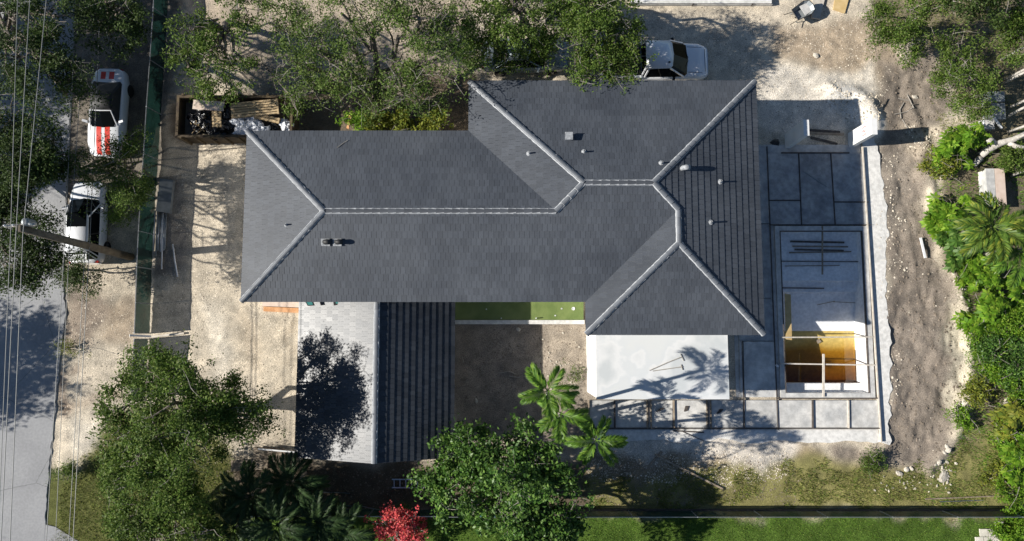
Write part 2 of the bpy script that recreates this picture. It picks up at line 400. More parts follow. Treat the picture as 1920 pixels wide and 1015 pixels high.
zone([(1780, 250), (2400, 250), (2400, 1100), (1850, 1100), (1800, 760), (1830, 620), (1770, 480)], (.19, .16, .11), 4)
zone([(1770, 560), (1830, 590), (1830, 800), (1790, 800)], (.62, .56, .44), 4, .8)
zone([(1080, 850), (1250, 835), (1500, 835), (1560, 865), (1740, 885), (1830, 790), (1960, 800), (1960, 960), (1080, 965)], (.27, .215, .145), 4)
zone([(1080, 900), (1300, 890), (1480, 850), (1600, 880), (1740, 890), (1850, 800), (1960, 820), (1960, 960), (1080, 965)], (.23, .225, .075), 7, .8)
zone([(1140, 800), (1500, 800), (1500, 850), (1420, 885), (1360, 860), (1230, 850), (1140, 860)], (.62, .57, .50), 4)
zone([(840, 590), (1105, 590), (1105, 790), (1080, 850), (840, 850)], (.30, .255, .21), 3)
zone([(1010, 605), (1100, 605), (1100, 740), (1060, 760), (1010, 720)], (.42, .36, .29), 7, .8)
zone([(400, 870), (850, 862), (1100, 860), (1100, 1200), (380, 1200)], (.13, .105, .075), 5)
zone([(420, 966), (2400, 966), (2400, 1600), (380, 1600)], (.075, .13, .022), 2)
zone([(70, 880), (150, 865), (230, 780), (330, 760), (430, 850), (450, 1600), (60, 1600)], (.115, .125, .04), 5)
zone([(118, 520), (180, 520), (200, 580), (160, 660), (120, 660)], (.22, .17, .135), 7, .75)
zone([(190, 570), (262, 560), (262, 640), (190, 640)], (.30, .22, .15), 7, .6)
zone([(110, 690), (130, 690), (126, 790), (108, 790)], (.24, .18, .14), 3, .8)
zone([(110, 760), (230, 735), (235, 750), (110, 775)], (.27, .19, .13), 4, .7)
zone([(300, 330), (345, 330), (350, 510), (285, 520)], (.22, .20, .18), 5, .8)
zone([(526, 480), (533, 480), (540, 600), (552, 700), (546, 700), (533, 600)], (.33, .27, .20), 1, .6)
zone([(380, 560), (420, 560), (440, 700), (400, 720)], (.66, .61, .52), 7, .7)
zone([(455, 570), (480, 570), (500, 700), (470, 700)], (.48, .40, .30), 6, .6)
zone([(130, 800), (190, 790), (200, 830), (150, 850)], (.66, .60, .50), 5, .8)
mott = fbm(GX * .35, GY * .35, 41, 5); colr *= (.78 + .44 * mott)[..., None]
grit = fbm(GX * 5, GY * 5, 77, 3); colr *= (.78 + .44 * grit)[..., None]
z = (fbm(GX * .5, GY * .5, 21, 5) - .62) * .16 + (fbm(GX * 2.6, GY * 2.6, 31, 3) - .6) * .05
z = np.minimum(z, .0)
soilm = blur(pip(wx, wy, pxpoly([(1670, 120), (1760, 120), (1760, 400), (1810, 600), (1810, 760), (1740, 870), (1600, 860), (1675, 800)])).astype(float), 6)
z += soilm * ((fbm(GX * 1.1, GY * .6, 51, 5) - .5) * .38 + (fbm(GX * 5, GY * 3, 61, 3) - .5) * .15 - .04)
def ridge(pts, wdt, hgt):
    global z
    P = [np.array(W2(*p)) for p in pts]; d = np.full(GX.shape, 1e9)
    for a, b in zip(P[:-1], P[1:]):
        ab = b - a; t = np.clip(((GX - a[0]) * ab[0] + (GY - a[1]) * ab[1]) / (ab @ ab), 0, 1)
        d = np.minimum(d, np.hypot(GX - a[0] - t * ab[0], GY - a[1] - t * ab[1]))
    z += hgt * np.exp(-(d / wdt) ** 2) * (.6 + .8 * fbm(GX * 2, GY * 2, 71, 3))
ridge([(1555, 172), (1600, 175), (1628, 195), (1640, 235)], .45, .38)
ridge([(1740, 330), (1755, 430), (1790, 520), (1818, 620), (1818, 740), (1790, 820), (1740, 880)], .3, .22)
ridge([(1712, 200), (1730, 260), (1725, 330)], .25, .12)
flat = pip(GX, GY, pxpoly([(-900, -900), (150, -900), (140, 200), (128, 560), (112, 780), (95, 1500), (-900, 1500)]))
z[flat] = -.03
ii, jj = np.meshgrid(np.arange(len(gx) - 1), np.arange(len(gy) - 1), indexing='ij')
ny_ = len(gy)
fc = np.stack([ii * ny_ + jj, (ii + 1) * ny_ + jj, (ii + 1) * ny_ + jj + 1, ii * ny_ + jj + 1], -1).reshape(-1, 4)
cx = (gx[:-1] + np.diff(gx) / 2)[fc[:, 0] // ny_]; cy = (gy[:-1] + np.diff(gy) / 2)[fc[:, 0] % ny_]
keep = ~((cx > px0) & (cx < px1) & (cy > py0) & (cy < py1))
fc = fc[keep]
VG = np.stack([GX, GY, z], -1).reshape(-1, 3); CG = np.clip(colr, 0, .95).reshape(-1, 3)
# far ring to the horizon
x0_, x1_, y0_, y1_ = gx[0], gx[-1], gy[0], gy[-1]; B_ = 900
nb = len(VG)
ring = np.array([(-B_, -B_, -.1), (B_, -B_, -.1), (B_, B_, -.1), (-B_, B_, -.1), (x0_, y0_, -.02), (x1_, y0_, -.02), (x1_, y1_, -.02), (x0_, y1_, -.02)])
rc = np.tile(np.array([(.13, .13, .07)]), (8, 1))
rf = np.array([(0, 1, 5, 4), (1, 2, 6, 5), (2, 3, 7, 6), (3, 0, 4, 7)]) + nb
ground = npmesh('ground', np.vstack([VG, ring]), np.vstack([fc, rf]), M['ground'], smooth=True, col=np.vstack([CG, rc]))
tag(ground, 'pale sandy limestone and brown soil around the house', None, None, 'structure'); 

def gz(x, y):
    i = int(round((x - gx[0]) / st)); j = int(round((y - gy[0]) / st))
    if 0 <= i < len(gx) and 0 <= j < len(gy): return float(z[i, j])
    return -.02

# road with a broken right edge
edge = [(150, -260), (143, -60), (138, 60), (132, 190), (125, 330), (121, 450), (119, 545), (123, 590), (113, 680), (107, 730), (104, 770), (99, 815), (93, 870), (88, 930), (84, 985), (80, 1075), (70, 1300)]
ep = []
for a, b in zip(edge[:-1], edge[1:]):
    n = max(2, int(abs(b[1] - a[1]) / 7))
    for k in range(n):
        t = k / n; ep.append((a[0] + (b[0] - a[0]) * t + random.uniform(-1.6, 1.6), a[1] + (b[1] - a[1]) * t))
rp_ = [W2(*p) for p in ep]
m = MB(); zr = .025
road_poly = [(rp_[0][0] + 2, 200)] + rp_ + [(rp_[-1][0] - 2, -200), (-60, -200), (-60, 200)]
vs = []; fs = []
for (x, y) in [(rp_[0][0] + 3, 200)] + rp_ + [(rp_[-1][0] - 3, -200)]:
    n = len(vs); vs += [(x + .05, y, -.06), (x, y, zr), (-36.5, y, zr)]
    if n: fs += [(n - 3, n, n + 1, n - 2), (n - 2, n + 1, n + 2, n - 1)]
m.add(vs, fs)
tag(m.build('road', M['asphalt']), 'pale grey asphalt road with crumbling edge under the power lines', None, None, 'structure')
m = MB(); m.prism(pxpoly([(86, 984), (104, 988), (146, 1014), (190, 1050), (260, 1110), (260, 1160), (70, 1160)]), -.05, .021)
tag(m.build('driveway', M['asphalt']), 'grey driveway corner meeting the road', None, None, 'structure')

# ------------------------------------------------------------------ house
house = thing('house', 'large house with dark grey hipped tile roof and white flat terrace roof', 'house', (-1, 5, 0))
e = 4.45
P_ = .285
xw = W2(459, 405, e)[0]; yn1 = W2(670, 247, e)[1]; ys = W2(775, 565, e)[1]
xn = W2(880, 200, e)[0]; yn2 = W2(1150, 153, e)[1]; xv = W2(1099, 597, e)[0]; xe = W2(1424, 390, e)[0]; yse = W2(1266, 627, e)[1]
hW = (yn1 - ys) / 2; yW = ys + hW; hN = (yn2 - ys) / 2; yN = ys + hN; hE = (xe - xv) / 2; xE = xv + hE
A = (xw, ys); Bp = (xw, yn1); Wa = (xw + hW, yW); C = (xn, yn1); D = (xn, yn2); V_ = (xn + hW, yW)
Nw = (xn + hN, yN); Ne = (xe - hN, yN); Fp = (xe, yn2); G = (xe, yse); Hp = (xv, yse); I_ = (xv, ys); E1 = (xE, ys + hE); E2 = (xE, yse + hE)
def z3(p, h): return Vector((p[0], p[1], e + h * P_))
hh = {A: 0, Bp: 0, C: 0, D: 0, Fp: 0, G: 0, Hp: 0, I_: 0, Wa: hW, V_: hW, Nw: hN, Ne: hN, E1: hE, E2: hE}
P3 = {k: z3(k, v) for k, v in hh.items()}
facets = [  # plan polygon, upslope direction, eave anchor
    ('west', [A, Bp, Wa], (1, 0), A), ('north', [Bp, C, V_, Wa], (0, -1), Bp), ('west', [C, D, Nw, V_], (1, 0), C),
    ('north', [D, Fp, Ne, Nw], (0, -1), D), ('east', [Fp, G, E2, E1, Ne], (-1, 0), Fp), ('south', [G, Hp, E2], (0, 1), G),
    ('west', [Hp, I_, E1, E2], (1, 0), Hp), ('south', [I_, A, Wa, V_, Nw, Ne, E1], (0, 1), I_)]
roof_mb = MB()
for _, poly, up, an in facets:
    a = sum(poly[i][0] * poly[(i + 1) % len(poly)][1] - poly[(i + 1) % len(poly)][0] * poly[i][1] for i in range(len(poly)))
    pp = poly if a > 0 else poly[::-1]
    roof_mb.add([P3[q] for q in pp], [tuple(range(len(pp)))])
eave = [A, I_, Hp, G, Fp, D, C, Bp]
nE = len(eave)
roof_mb.add([(p[0], p[1], e - .26) for p in eave], [tuple(range(nE - 1, -1, -1))])
for i in range(nE):
    a, b = eave[i], eave[(i + 1) % nE]
    roof_mb.add([(a[0], a[1], e - .26), (b[0], b[1], e - .26), (b[0], b[1], e), (a[0], a[1], e)], [(0, 1, 2, 3)])
roof = roof_mb.build('roof', M['fascia'], house)

def clip_half(poly, nx, ny, c):
    out = []; n = len(poly)
    for i in range(n):
        p, q = poly[i], poly[(i + 1) % n]
        dp = nx * p[0] + ny * p[1] - c; dq = nx * q[0] + ny * q[1] - c
        if dp <= 0: out.append(p)
        if (dp < 0 < dq) or (dq < 0 < dp):
            t = dp / (dp - dq); out.append((p[0] + (q[0] - p[0]) * t, p[1] + (q[1] - p[1]) * t))
    return out
EXPO, TW, HEAD = .335, .235, .028
def tile_z(t, hb, hd): return hb + (hd - hb) * t / (EXPO + HEAD)
tile_mesh = None
def lay_tiles(poly, up, anchor, z0, pitch, mb, singles=None, hb=.044, hd=.014, tw=TW):
    """tiles over one roof plane; mb collects them; singles(list) receives the full tiles as frames"""
    up = Vector((up[0], up[1], 0)); ac = Vector((up.y, -up.x, 0)); cs = math.sqrt(1 + pitch * pitch)
    U = Vector((up.x, up.y, pitch)) / cs; N = ac.cross(U); 
    if N.z < 0: ac = -ac; N = -N
    O = Vector((anchor[0], anchor[1], z0))
    loc = []
    for p in poly:
        d = Vector((p[0] - anchor[0], p[1] - anchor[1], 0)); loc.append((d.dot(ac), d.dot(up) * cs))
    s0 = min(p[0] for p in loc); s1 = max(p[0] for p in loc); tmax = max(p[1] for p in loc)
    k = 0; t = -.03
    while t < tmax - .02:
        row = clip_half(clip_half(loc, 0, -1, -max(t, -.03) if t > 0 else .05), 0, 1, t + EXPO + HEAD)
        if t < 0: row = [(p[0], (t if p[1] < 1e-6 else p[1])) for p in row]
        off = (k % 2) * tw / 2 + random.uniform(-.012, .012)
        s = s0 - tw + off
        while s < s1:
            cl = clip_half(clip_half(row, -1, 0, -(s + .005)), 1, 0, s + tw - .005) if len(row) > 2 else []
            if len(cl) > 2:
                ar = abs(sum(cl[i][0] * cl[(i + 1) % len(cl)][1] - cl[(i + 1) % len(cl)][0] * cl[i][1] for i in range(len(cl)))) / 2
                full = ar > .985 * (tw - .010) * (EXPO + HEAD)
                if ar > 2e-4:
                    if full and singles is not None and len(singles) < 300:
                        singles.append((O + ac * (s + tw / 2) + U * t, ac, U, N))
                    else:
                        if (sum(cl[i][0] * cl[(i + 1) % len(cl)][1] - cl[(i + 1) % len(cl)][0] * cl[i][1] for i in range(len(cl)))) < 0: cl = cl[::-1]
                        j = random.gauss(0, .0007); j2 = random.gauss(0, .003)
                        n = len(cl); vs = []
                        for q in cl: vs.append(O + ac * q[0] + U * q[1] + N * .001)
                        for q in cl: vs.append(O + ac * q[0] + U * q[1] + N * (tile_z(q[1] - t, hb + j, hd + j) + j2 * (q[0] - s - tw / 2)))
                        mb.add(vs, [tuple(range(n, 2 * n))] + [(i, (i + 1) % n, n + (i + 1) % n, n + i) for i in range(n)])
            s += tw
        t += EXPO; k += 1
tiles_mb = MB()
for nm, poly, up, an in facets:
    lay_tiles(poly, up, an, e, P_, tiles_mb, None)
tag(tiles_mb.build('tile', M['tile'], roof), 'dark grey flat roof tiles in overlapping courses', kind='stuff')

# garage wing
zg = 2.65; xg0 = W2(558, 700, zg)[0]; xg1 = W2(851, 700, zg)[0]; yg0 = W2(560, 858, zg)[1]; yg1 = ys + .35
zr_ = 4.30; xgr = W2(704, 716, zr_)[0]
pw = (zr_ - zg) / (xgr - xg0); pe = (zr_ - zg) / (xg1 - xgr)
gm = MB()
gm.add([(xg0, yg0, zg), (xgr, yg0, zr_), (xgr, yg1, zr_), (xg0, yg1, zg), (xg1, yg0, zg), (xg1, yg1, zg)], [(0, 1, 2, 3), (1, 4, 5, 2)])
gm.add([(xg0, yg0, zg - .2), (xgr, yg0, zr_ - .2), (xgr, yg1, zr_ - .2), (xg0, yg1, zg - .2), (xg1, yg0, zg - .2), (xg1, yg1, zg - .2)], [(3, 2, 1, 0), (2, 5, 4, 1)])
for a, b in (((xg0, yg0, zg), (xgr, yg0, zr_)), ((xgr, yg0, zr_), (xg1, yg0, zg)), ((xg1, yg0, zg), (xg1, yg1, zg)), ((xg1, yg1, zg), (xgr, yg1, zr_)), ((xgr, yg1, zr_), (xg0, yg1, zg)), ((xg0, yg1, zg), (xg0, yg0, zg))):
    gm.add([(a[0], a[1], a[2] - .2), (b[0], b[1], b[2] - .2), b, a], [(0, 1, 2, 3)])
groof = gm.build('garage_roof', M['fascia'], house)
tag(groof, 'lower gabled roof wing, its west slope glaring pale in the sun')
singles = []; gt = MB()
lay_tiles([(xg0, yg0), (xgr, yg0), (xgr, yg1), (xg0, yg1)], (1, 0), (xg0, yg0), zg, pw, gt, singles, hb=.030, hd=.014)
lay_tiles([(xgr, yg0), (xg1, yg0), (xg1, yg1), (xgr, yg1)], (-1, 0), (xg1, yg0), zg, pe, gt, None)
tag(gt.build('tile', M['tile_sealed'], groof), 'sealed grey roof tiles of the garage wing', kind='stuff')
hw = TW / 2 - .005; L_ = EXPO + HEAD
tm = MB().add([(-hw, 0, .001), (hw, 0, .001), (hw, L_, .001), (-hw, L_, .001), (-hw, 0, .030), (hw, 0, .030), (hw, L_, .014), (-hw, L_, .014)],
              [(4, 5, 6, 7), (0, 1, 5, 4), (1, 2, 6, 5), (3, 0, 4, 7), (2, 3, 7, 6)])
first = None
hl = Vector(house.location)
for (o, ac, U, N) in singles:
    if first is None: first = tm.build('tile', M['tile_sealed'], None); ob = first
    else: ob = first.copy(); COL.objects.link(ob)
    ob.parent = groof
    mt = Matrix((ac, U, N)).transposed().to_4x4() @ Matrix.Rotation(random.gauss(0, .005), 4, 'X') @ Matrix.Rotation(random.gauss(0, .006), 4, 'Y')
    ob.matrix_basis = Matrix.Translation(o - hl) @ mt

# hip and ridge caps: one tile each, on a bed of mortar
cap_n = 6; prof = []
for k in range(cap_n + 1):
    a = math.pi * k / cap_n; prof.append((-math.cos(a) * .108, math.sin(a) * .065))
cm = MB(); vs = []
for (t, sc) in ((0, 1.06), (.40, .92)):
    for (x, y) in prof: vs.append((x * sc, t, y * sc + (.016 if t == 0 else 0)))
nn = cap_n + 1
cm.add(vs, [(i, i + 1, nn + i + 1, nn + i) for i in range(cap_n)] + [tuple(range(nn - 1, -1, -1))])
cap_src = {}
def caps(p, q, parent, lift=.045, sq=1.0, m='cap'):
    p = Vector(p); q = Vector(q); d = q - p; n = max(1, int(d.length / .36)); stp = d.length / n; d.normalize()
    side = d.cross(Vector((0, 0, 1))).normalized(); up = side.cross(d)
    mm = MB(); prev = None
    for k in range(n * 3 + 1):
        c = p + (q - p) * (k / (n * 3)); w = .14 + random.uniform(-.008, .012); w2 = .14 + random.uniform(-.008, .012)
        vs = [c - side * w + up * (lift - .04), c - side * w * .78 + up * (lift + .018), c + side * w2 * .78 + up * (lift + .018), c + side * w2 + up * (lift - .04)]
        b = len(mm.v); mm.v += [tuple(x) for x in vs]
        if prev is not None:
            for i in range(3): mm.f.append((prev + i, b + i, b + i + 1, prev + i + 1))
        prev = b
    mm.build('mortar_bed', M['mortar'], parent)
    for k in range(n):
        o = p + d * (k * stp) + up * lift
        if m not in cap_src: cap_src[m] = cm.build('ridge_tile', M[m], None, smooth=False); ob = cap_src[m]
        else: ob = cap_src[m].copy(); COL.objects.link(ob)
        ob.parent = parent
        mt = Matrix((side, d, up)).transposed().to_4x4()
        ob.matrix_basis = Matrix.Translation(o - hl) @ mt @ Matrix.Rotation(random.gauss(0, .015), 4, 'Z') @ Matrix.Diagonal((1, 1, sq, 1))
for a, b in ((A, Wa), (Bp, Wa), (V_, Nw), (D, Nw), (Fp, Ne), (E1, Ne), (G, E2), (Hp, E2), (E2, E1)):
    caps(P3[a], P3[b], roof)
caps(P3[Wa], P3[V_], roof, .03, .45, 'cap_dark'); caps(P3[Nw], P3[Ne], roof, .03, .45, 'cap_dark')
caps((xgr, yg0, zr_), (xgr, yg1, zr_), groof, .02, .8)

# walls under the eaves
def inset(poly, d):
    n = len(poly); out = []
    for i in range(n):
        p0, p1, p2 = Vector(poly[i - 1]), Vector(poly[i]), Vector(poly[(i + 1) % n])
        a = (p1 - p0).normalized(); b = (p2 - p1).normalized()
        na = Vector((-a.y, a.x)); nb_ = Vector((-b.y, b.x))
        out.append((p1.x + (na.x + nb_.x) * d, p1.y + (na.y + nb_.y) * d))
    return out
wp = inset([Vector(p) for p in eave], .55)
MB().prism(wp, -.1, e - .265).build('wall', M['stucco'], house)
MB().prism([(xg0 + .4, yg0 + .3), (xg1 - .4, yg0 + .3), (xg1 - .4, ys + .54), (xg0 + .4, ys + .54)], -.1, zg - .01).build('garage_wall', M['stucco'], house)
MB().add([(xg0 + .4, yg0 + .3, zg - .01), (xg1 - .4, yg0 + .3, zg - .01), (xgr, yg0 + .3, zr_ - .23), (xg0 + .4, yg0 + .45, zg - .01), (xg1 - .4, yg0 + .45, zg - .01), (xgr, yg0 + .45, zr_ - .23)],
         [(0, 1, 2), (5, 4, 3), (0, 2, 5, 3), (1, 4, 5, 2)]).build('gable', M['stucco'], house)
# terrace wing: flat white roof
zt = 2.38; tx0 = W2(1118, 690, zt)[0]; tx1 = W2(1366, 690, zt)[0]; ty0 = W2(1240, 749, zt)[1]; ty1 = yse + .35
tr_ = MB(); tr_.prism([(tx0, ty0), (tx1, ty0), (tx1, ty1), (tx0, ty1)], zt - .28, zt)
troof = tr_.build('terrace_roof', M['white_roof'], house); tag(troof, 'flat white coated roof of the terrace wing')
bx0 = W2(1101, 690, 0)[0]
MB().add([(bx0 - .02, ty0 + .18, -.1), (bx0 - .02, yse + .55, -.1), (tx0 + .02, yse + .55, zt - .29), (tx0 + .02, ty0 + .05, zt - .29), (bx0 + .5, ty0 + .18, -.1), (bx0 + .5, yse + .55, -.1), (tx0 + .3, yse + .55, zt - .29), (tx0 + .3, ty0 + .05, zt - .29)],
         [(3, 2, 1, 0), (4, 5, 6, 7), (0, 4, 7, 3), (1, 2, 6, 5)]).build('terrace_wall', M['stucco'], house)
for (x, y) in ((tx1 - .35, ty0 + .35), ((tx0 + tx1) / 2, ty0 + .35)):
    MB().box((x, y, (zt - .29) / 2), (.3, .3, zt - .29)).build('column', M['stucco'], house)
# roof penetrations
def roof_z(x, y):
    best = -1
    for nm, poly, up, an in facets:
        if bool(pip(np.array([x]), np.array([y]), poly)[0]):
            return e + ((x - an[0]) * up[0] + (y - an[1]) * up[1]) * P_
    return e
def on_roof(px, py):
    p = W(px, py, e + .8)
    for _ in range(4): p = W(px, py, roof_z(p.x, p.y) + .04)
    return p
for (px, py, s) in ((992, 288, .8), (1095, 285, .8), (1240, 306, .8), (1350, 341, .85), (1332, 417, .85), (537, 422, .7)):
    p = on_roof(px, py)
    v = MB().lathe(p + Vector((0, 0, -.05)), [(.05 * s, 0), (.05 * s, .36 * s), (.036 * s, .36 * s), (.034 * s, .30 * s)], 12).build('vent_pipe', M['lead'], roof)
    MB().lathe(p + Vector((0, 0, -.03)), [(.17 * s, 0), (.16 * s, .03), (.08 * s, .06), (.06 * s, .10)], 7).build('flashing', M['lead'], roof)
for (px, py) in ((615, 455), (637, 455)):
    p = on_roof(px, py)
    MB().box(p + Vector((-.1, 0, .06)), (.40, .34, .05), 0, 0, .27).box(p + Vector((-.16, 0, .12)), (.14, .22, .14)).build('flashing', M['lead'], roof)
    MB().tube([p + Vector((-.12, 0, 0)), p + Vector((-.1, 0, .22)), p + Vector((.02, 0, .28)), p + Vector((.15, 0, .2))], [.10, .11, .12, .12], 10).build('hooded_vent', M['rubber'], roof, True)
p = on_roof(1066, 258)
MB().box(p + Vector((0, 0, .1)), (.30, .30, .26)).build('box_vent', M['lead'], roof)
MB().box(p + Vector((0, 0, .255)), (.36, .36, .05)).build('vent_cap', M['lead'], roof)
p = on_roof(1285, 317)
MB().tube([p + Vector((-.15, 0, -.05)), p + Vector((-.15, 0, .22)), p + Vector((-.05, 0, .33)), p + Vector((.12, 0, .3))], [.12, .12, .13, .13], 10).build('gooseneck_vent', M['lead'], roof, True)
# window leaves that stand open below the south eave
zw = 3.5
for fr_, pn in (([(566, 555), (583, 555), (590, 573), (577, 574)], [(568, 555), (581, 555), (587, 571.5), (578, 572.5)]), ([(622, 552), (662, 552), (665, 567), (626, 573)], [(627, 553), (659, 553), (661, 565.5), (630, 570)])):
    wob = MB().prism(pxpoly(fr_, zw), zw - .04, zw).build('window', M['black'], house)
    MB().prism(pxpoly(pn, zw), zw + .002, zw + .012).build('pane', M['glass_teal'], wob)
# west doorstep
MB().prism(pxpoly([(492, 560), (562, 560), (562, 577), (492, 574)], .15), -.05, .15).build('doorstep', M['ledge_pink'], house)
MB().prism(pxpoly([(494, 575), (561, 578), (561, 587), (494, 584)], .1), -.05, .1).build('step_edge', M['brick'], house)
# low green coated slab between the wings with a white kerb
ps = MB().prism(pxpoly([(850, 540), (1094, 540), (1094, 600), (850, 600)], .35), -.1, .35).build('porch_slab', M['green_coat'])
tag(ps, 'green coated porch slab beside the courtyard', None, None, 'structure')
MB().prism(pxpoly([(850, 600.5), (1096, 600.5), (1096, 608), (850, 608)], .42), -.1, .42).build('kerb', M['concrete_white'], ps)
for (a, b, s) in ((1075, 579, 3.2), (1053, 579, 1.5), (1041, 592, 1.4), (912, 580, 1.3)):
    p = W(a, b, .35); MB().lathe(p, [(.028 * s, 0), (.028 * s, .03), (.02 * s, .03), (.018 * s, .008)], 12).build('drain', M['pvc'], ps)
for (a, b) in ((1005, 597), (940, 597)):
    p = W(a, b, .35); MB().lathe(p, [(.03, 0), (.03, .22)], 8).build('pipe_stub', M['pvc'], ps)
# ------------------------------------------------------------------ pool deck: separate panels and form boards
ZD = .12
deck_mb = MB().prism(pxpoly([(1372, 272), (1614, 272), (1622, 420), (1436, 420), (1436, 275)], 0), -.12, .03)
deck_mb.prism(pxpoly([(1370, 420), (1458, 420), (1467, 745), (1380, 745)], 0), -.12, .03)
deck_mb.prism(pxpoly([(1105, 750), (1646, 750), (1650, 806), (1105, 806)], 0), -.12, .03)
deck = deck_mb.build('pool_deck', M['concrete']); tag(deck, 'unfinished concrete pool deck in formed panels', None, None, 'structure')
def panel(pts, zt_=ZD, zb=-.05, mat=None, name='deck_panel'):
    return MB().prism(pxpoly(pts, zt_), zb, zt_).build(name, mat or M['concrete'], deck)
def L1(y): return 1438 + (y - 275) * .0393
def RR(y): return 1616 + (y - 275) * .0636
def L2(y): return 1497 + (y - 275) * .041
def L3(y): return 1557 + (y - 275) * .061
g = 1.1
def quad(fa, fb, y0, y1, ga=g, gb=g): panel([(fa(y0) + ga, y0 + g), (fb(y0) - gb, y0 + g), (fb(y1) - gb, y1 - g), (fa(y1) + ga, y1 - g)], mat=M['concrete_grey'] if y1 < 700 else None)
L0 = lambda y: 1374 + (y - 275) * .03
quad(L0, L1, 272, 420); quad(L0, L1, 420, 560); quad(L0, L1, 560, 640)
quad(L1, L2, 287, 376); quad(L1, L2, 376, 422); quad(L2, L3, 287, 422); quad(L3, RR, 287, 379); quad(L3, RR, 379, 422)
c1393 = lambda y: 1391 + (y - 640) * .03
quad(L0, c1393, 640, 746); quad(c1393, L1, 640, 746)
for a, b in ((1105, 1152), (1152, 1216), (1216, 1262), (1262, 1328), (1328, 1394)):
    quad(lambda y: a, lambda y: b, 750, 803)
quad(lambda y: 1395, L1, 750, 803)
quad(L1, lambda y: 1523, 750, 803); quad(lambda y: 1523, lambda y: 1590, 750, 803); quad(lambda y: 1590, RR, 750, 803)
# low apron slab beyond the last forms, broken outline
ap = [(1112, 806)] + [(x, 806) for x in (1300, 1500)] + [(RR(806) - 3, 806), (RR(830) - 2, 829)]
x = 1640
while x > 1115:
    ap.append((x, 829 + (3 * math.sin(x * .05) + random.uniform(-3, 3)) - (1640 - x) * .006)); x -= 14
panel(ap, .05, -.05, M['concrete_white'], 'apron')
# rough footing strip on the outer side of the deck
fp = []
for y in range(262, 836, 8): fp.append((RR(y) + 1.5, y))
for y in range(835, 255, -8):
    base = 1640 + (22 if y > 420 else 8 + 14 * (y - 260) / 160) + (y - 420) * .022
    fp.append((base + 3 * math.sin(y * .021) + 2 * math.sin(y * .13 + 1) + random.uniform(-3, 3), y))
panel(fp, .02, -.15, M['concrete_white'], 'footing')
# form boards
def board(a, b, w=.030, h=.10, z0=.125, m='wood_dark', name='form_board', parent=None):
    pa, pb = W(*a, z0), W(*b, z0)
    return MB().bar(pa, pb, w, h).build(name, M[m], parent or deck)
for fa in (L1,):
    board((fa(275), 275), (fa(422), 422)); board((fa(422), 422), (fa(600), 600)); board((fa(600), 600), (fa(806), 806))
board((L2(288), 288), (L2(421), 421)); board((L3(288), 288), (L3(421), 421))
board((1465, 287), (1592, 287), .06); board((L1(376), 376), (L2(376), 376)); board((L3(379), 379), (RR(379) + 6, 379)); board((L1(422), 422), (RR(422) + 8, 422))
board((RR(276), 276), (RR(430), 430), .06, .2, .10, 'wood_pale'); board((RR(430), 430), (RR(640), 640), .06, .2, .10, 'wood_pale'); board((RR(640), 640), (RR(829), 829), .06, .2, .10, 'wood_pale')
board((1393, 640), (1396, 804)); board((L1(747), 747), (RR(747), 747), .07, .08); board((1105, 803.5), (RR(803), 803.5), .05)
for xx, mm in ((1104, 'wood_old'), (1152, 'wood_dark'), (1213, 'wood_old'), (1220, 'wood_old'), (1263, 'wood_old'), (1325, 'wood_old'), (1332, 'wood_old'), (1523, 'wood_dark'), (1590, 'wood_pale')):
    board((xx, 751), (xx + 1, 803), .07, .14, .14, mm)
# pool shell
shell = MB()
zb0, zb1 = -.55, -1.55
yA, yB, yC = W2(1540, 527, -.6)[1], W2(1540, 548, -.8)[1], py0
prof_ = [(py1, -.5), (yA, -.55), (yA, -.80), (yB, -.83), (yB, -1.02), (py0 + .45, -1.58), (py0 + .45, -.62), (py0, -.62)]
n = len(prof_)
shell.add([(px0, y, zz) for y, zz in prof_] + [(px1, y, zz) for y, zz in prof_], [(i, n + i, n + i + 1, i + 1) for i in range(n - 1)])
for xx, rev in ((px0, False), (px1, True)):
    q = [(xx, y, zz) for y, zz in prof_] + [(xx, py0, ZD), (xx, py1, ZD)]
    shell.add(q, [tuple(range(len(q)))] if rev else [tuple(range(len(q) - 1, -1, -1))])
shell.add([(px0, py1, -.5), (px1, py1, -.5), (px1, py1, ZD), (px0, py1, ZD), (px0, py0, -.62), (px1, py0, -.62), (px1, py0, ZD), (px0, py0, ZD)], [(3, 2, 1, 0), (4, 5, 6, 7)])
pool = thing('swimming_pool', 'empty white plastered swimming pool with brown water at its deep end', 'pool', ((px0 + px1) / 2, (py0 + py1) / 2, ZD))
shell.build('basin', M['plaster'], pool)
# coping
cw = .26
for (x0, x1, y0, y1) in ((px0 - cw, px0, py0 - cw, py1 + cw), (px1, px1 + cw, py0 - cw, py1 + cw), (px0, px1, py1, py1 + cw), (px0, px1, py0 - cw, py0)):
    MB().prism([(x0 + .004, y0 + .004), (x1 - .004, y0 + .004), (x1 - .004, y1 - .004), (x0 + .004, y1 - .004)], -.08, ZD + .03).build('coping', M['concrete'], pool)
# dark waterproof lip inside the coping
for (x0, x1, y0, y1) in ((px0, px0 + .05, py0, py1), (px1 - .05, px1, py0, py1), (px0 + .05, px1 - .05, py1 - .05, py1)):
    MB().prism([(x0 + .003, y0), (x1 - .003, y0), (x1 - .003, y1), (x0 + .003, y1)], ZD - .1, ZD + .045).build('lip', M['wood_dark'], pool)
wz = -1.26; yw = yB + (py0 + .45 - yB) * ((wz + 1.02) / (-1.58 + 1.02))
wt = MB(); a, b = py0 + .452, yw + .01
wt.add([(px0 + .002, a, wz), (px1 - .002, a, wz), (px1 - .002, b, wz), (px0 + .002, b, wz)], [(0, 1, 2, 3)])
tag(wt.build('brown_water', M['water']), 'amber brown rain water standing in the pool', None, None, 'structure')
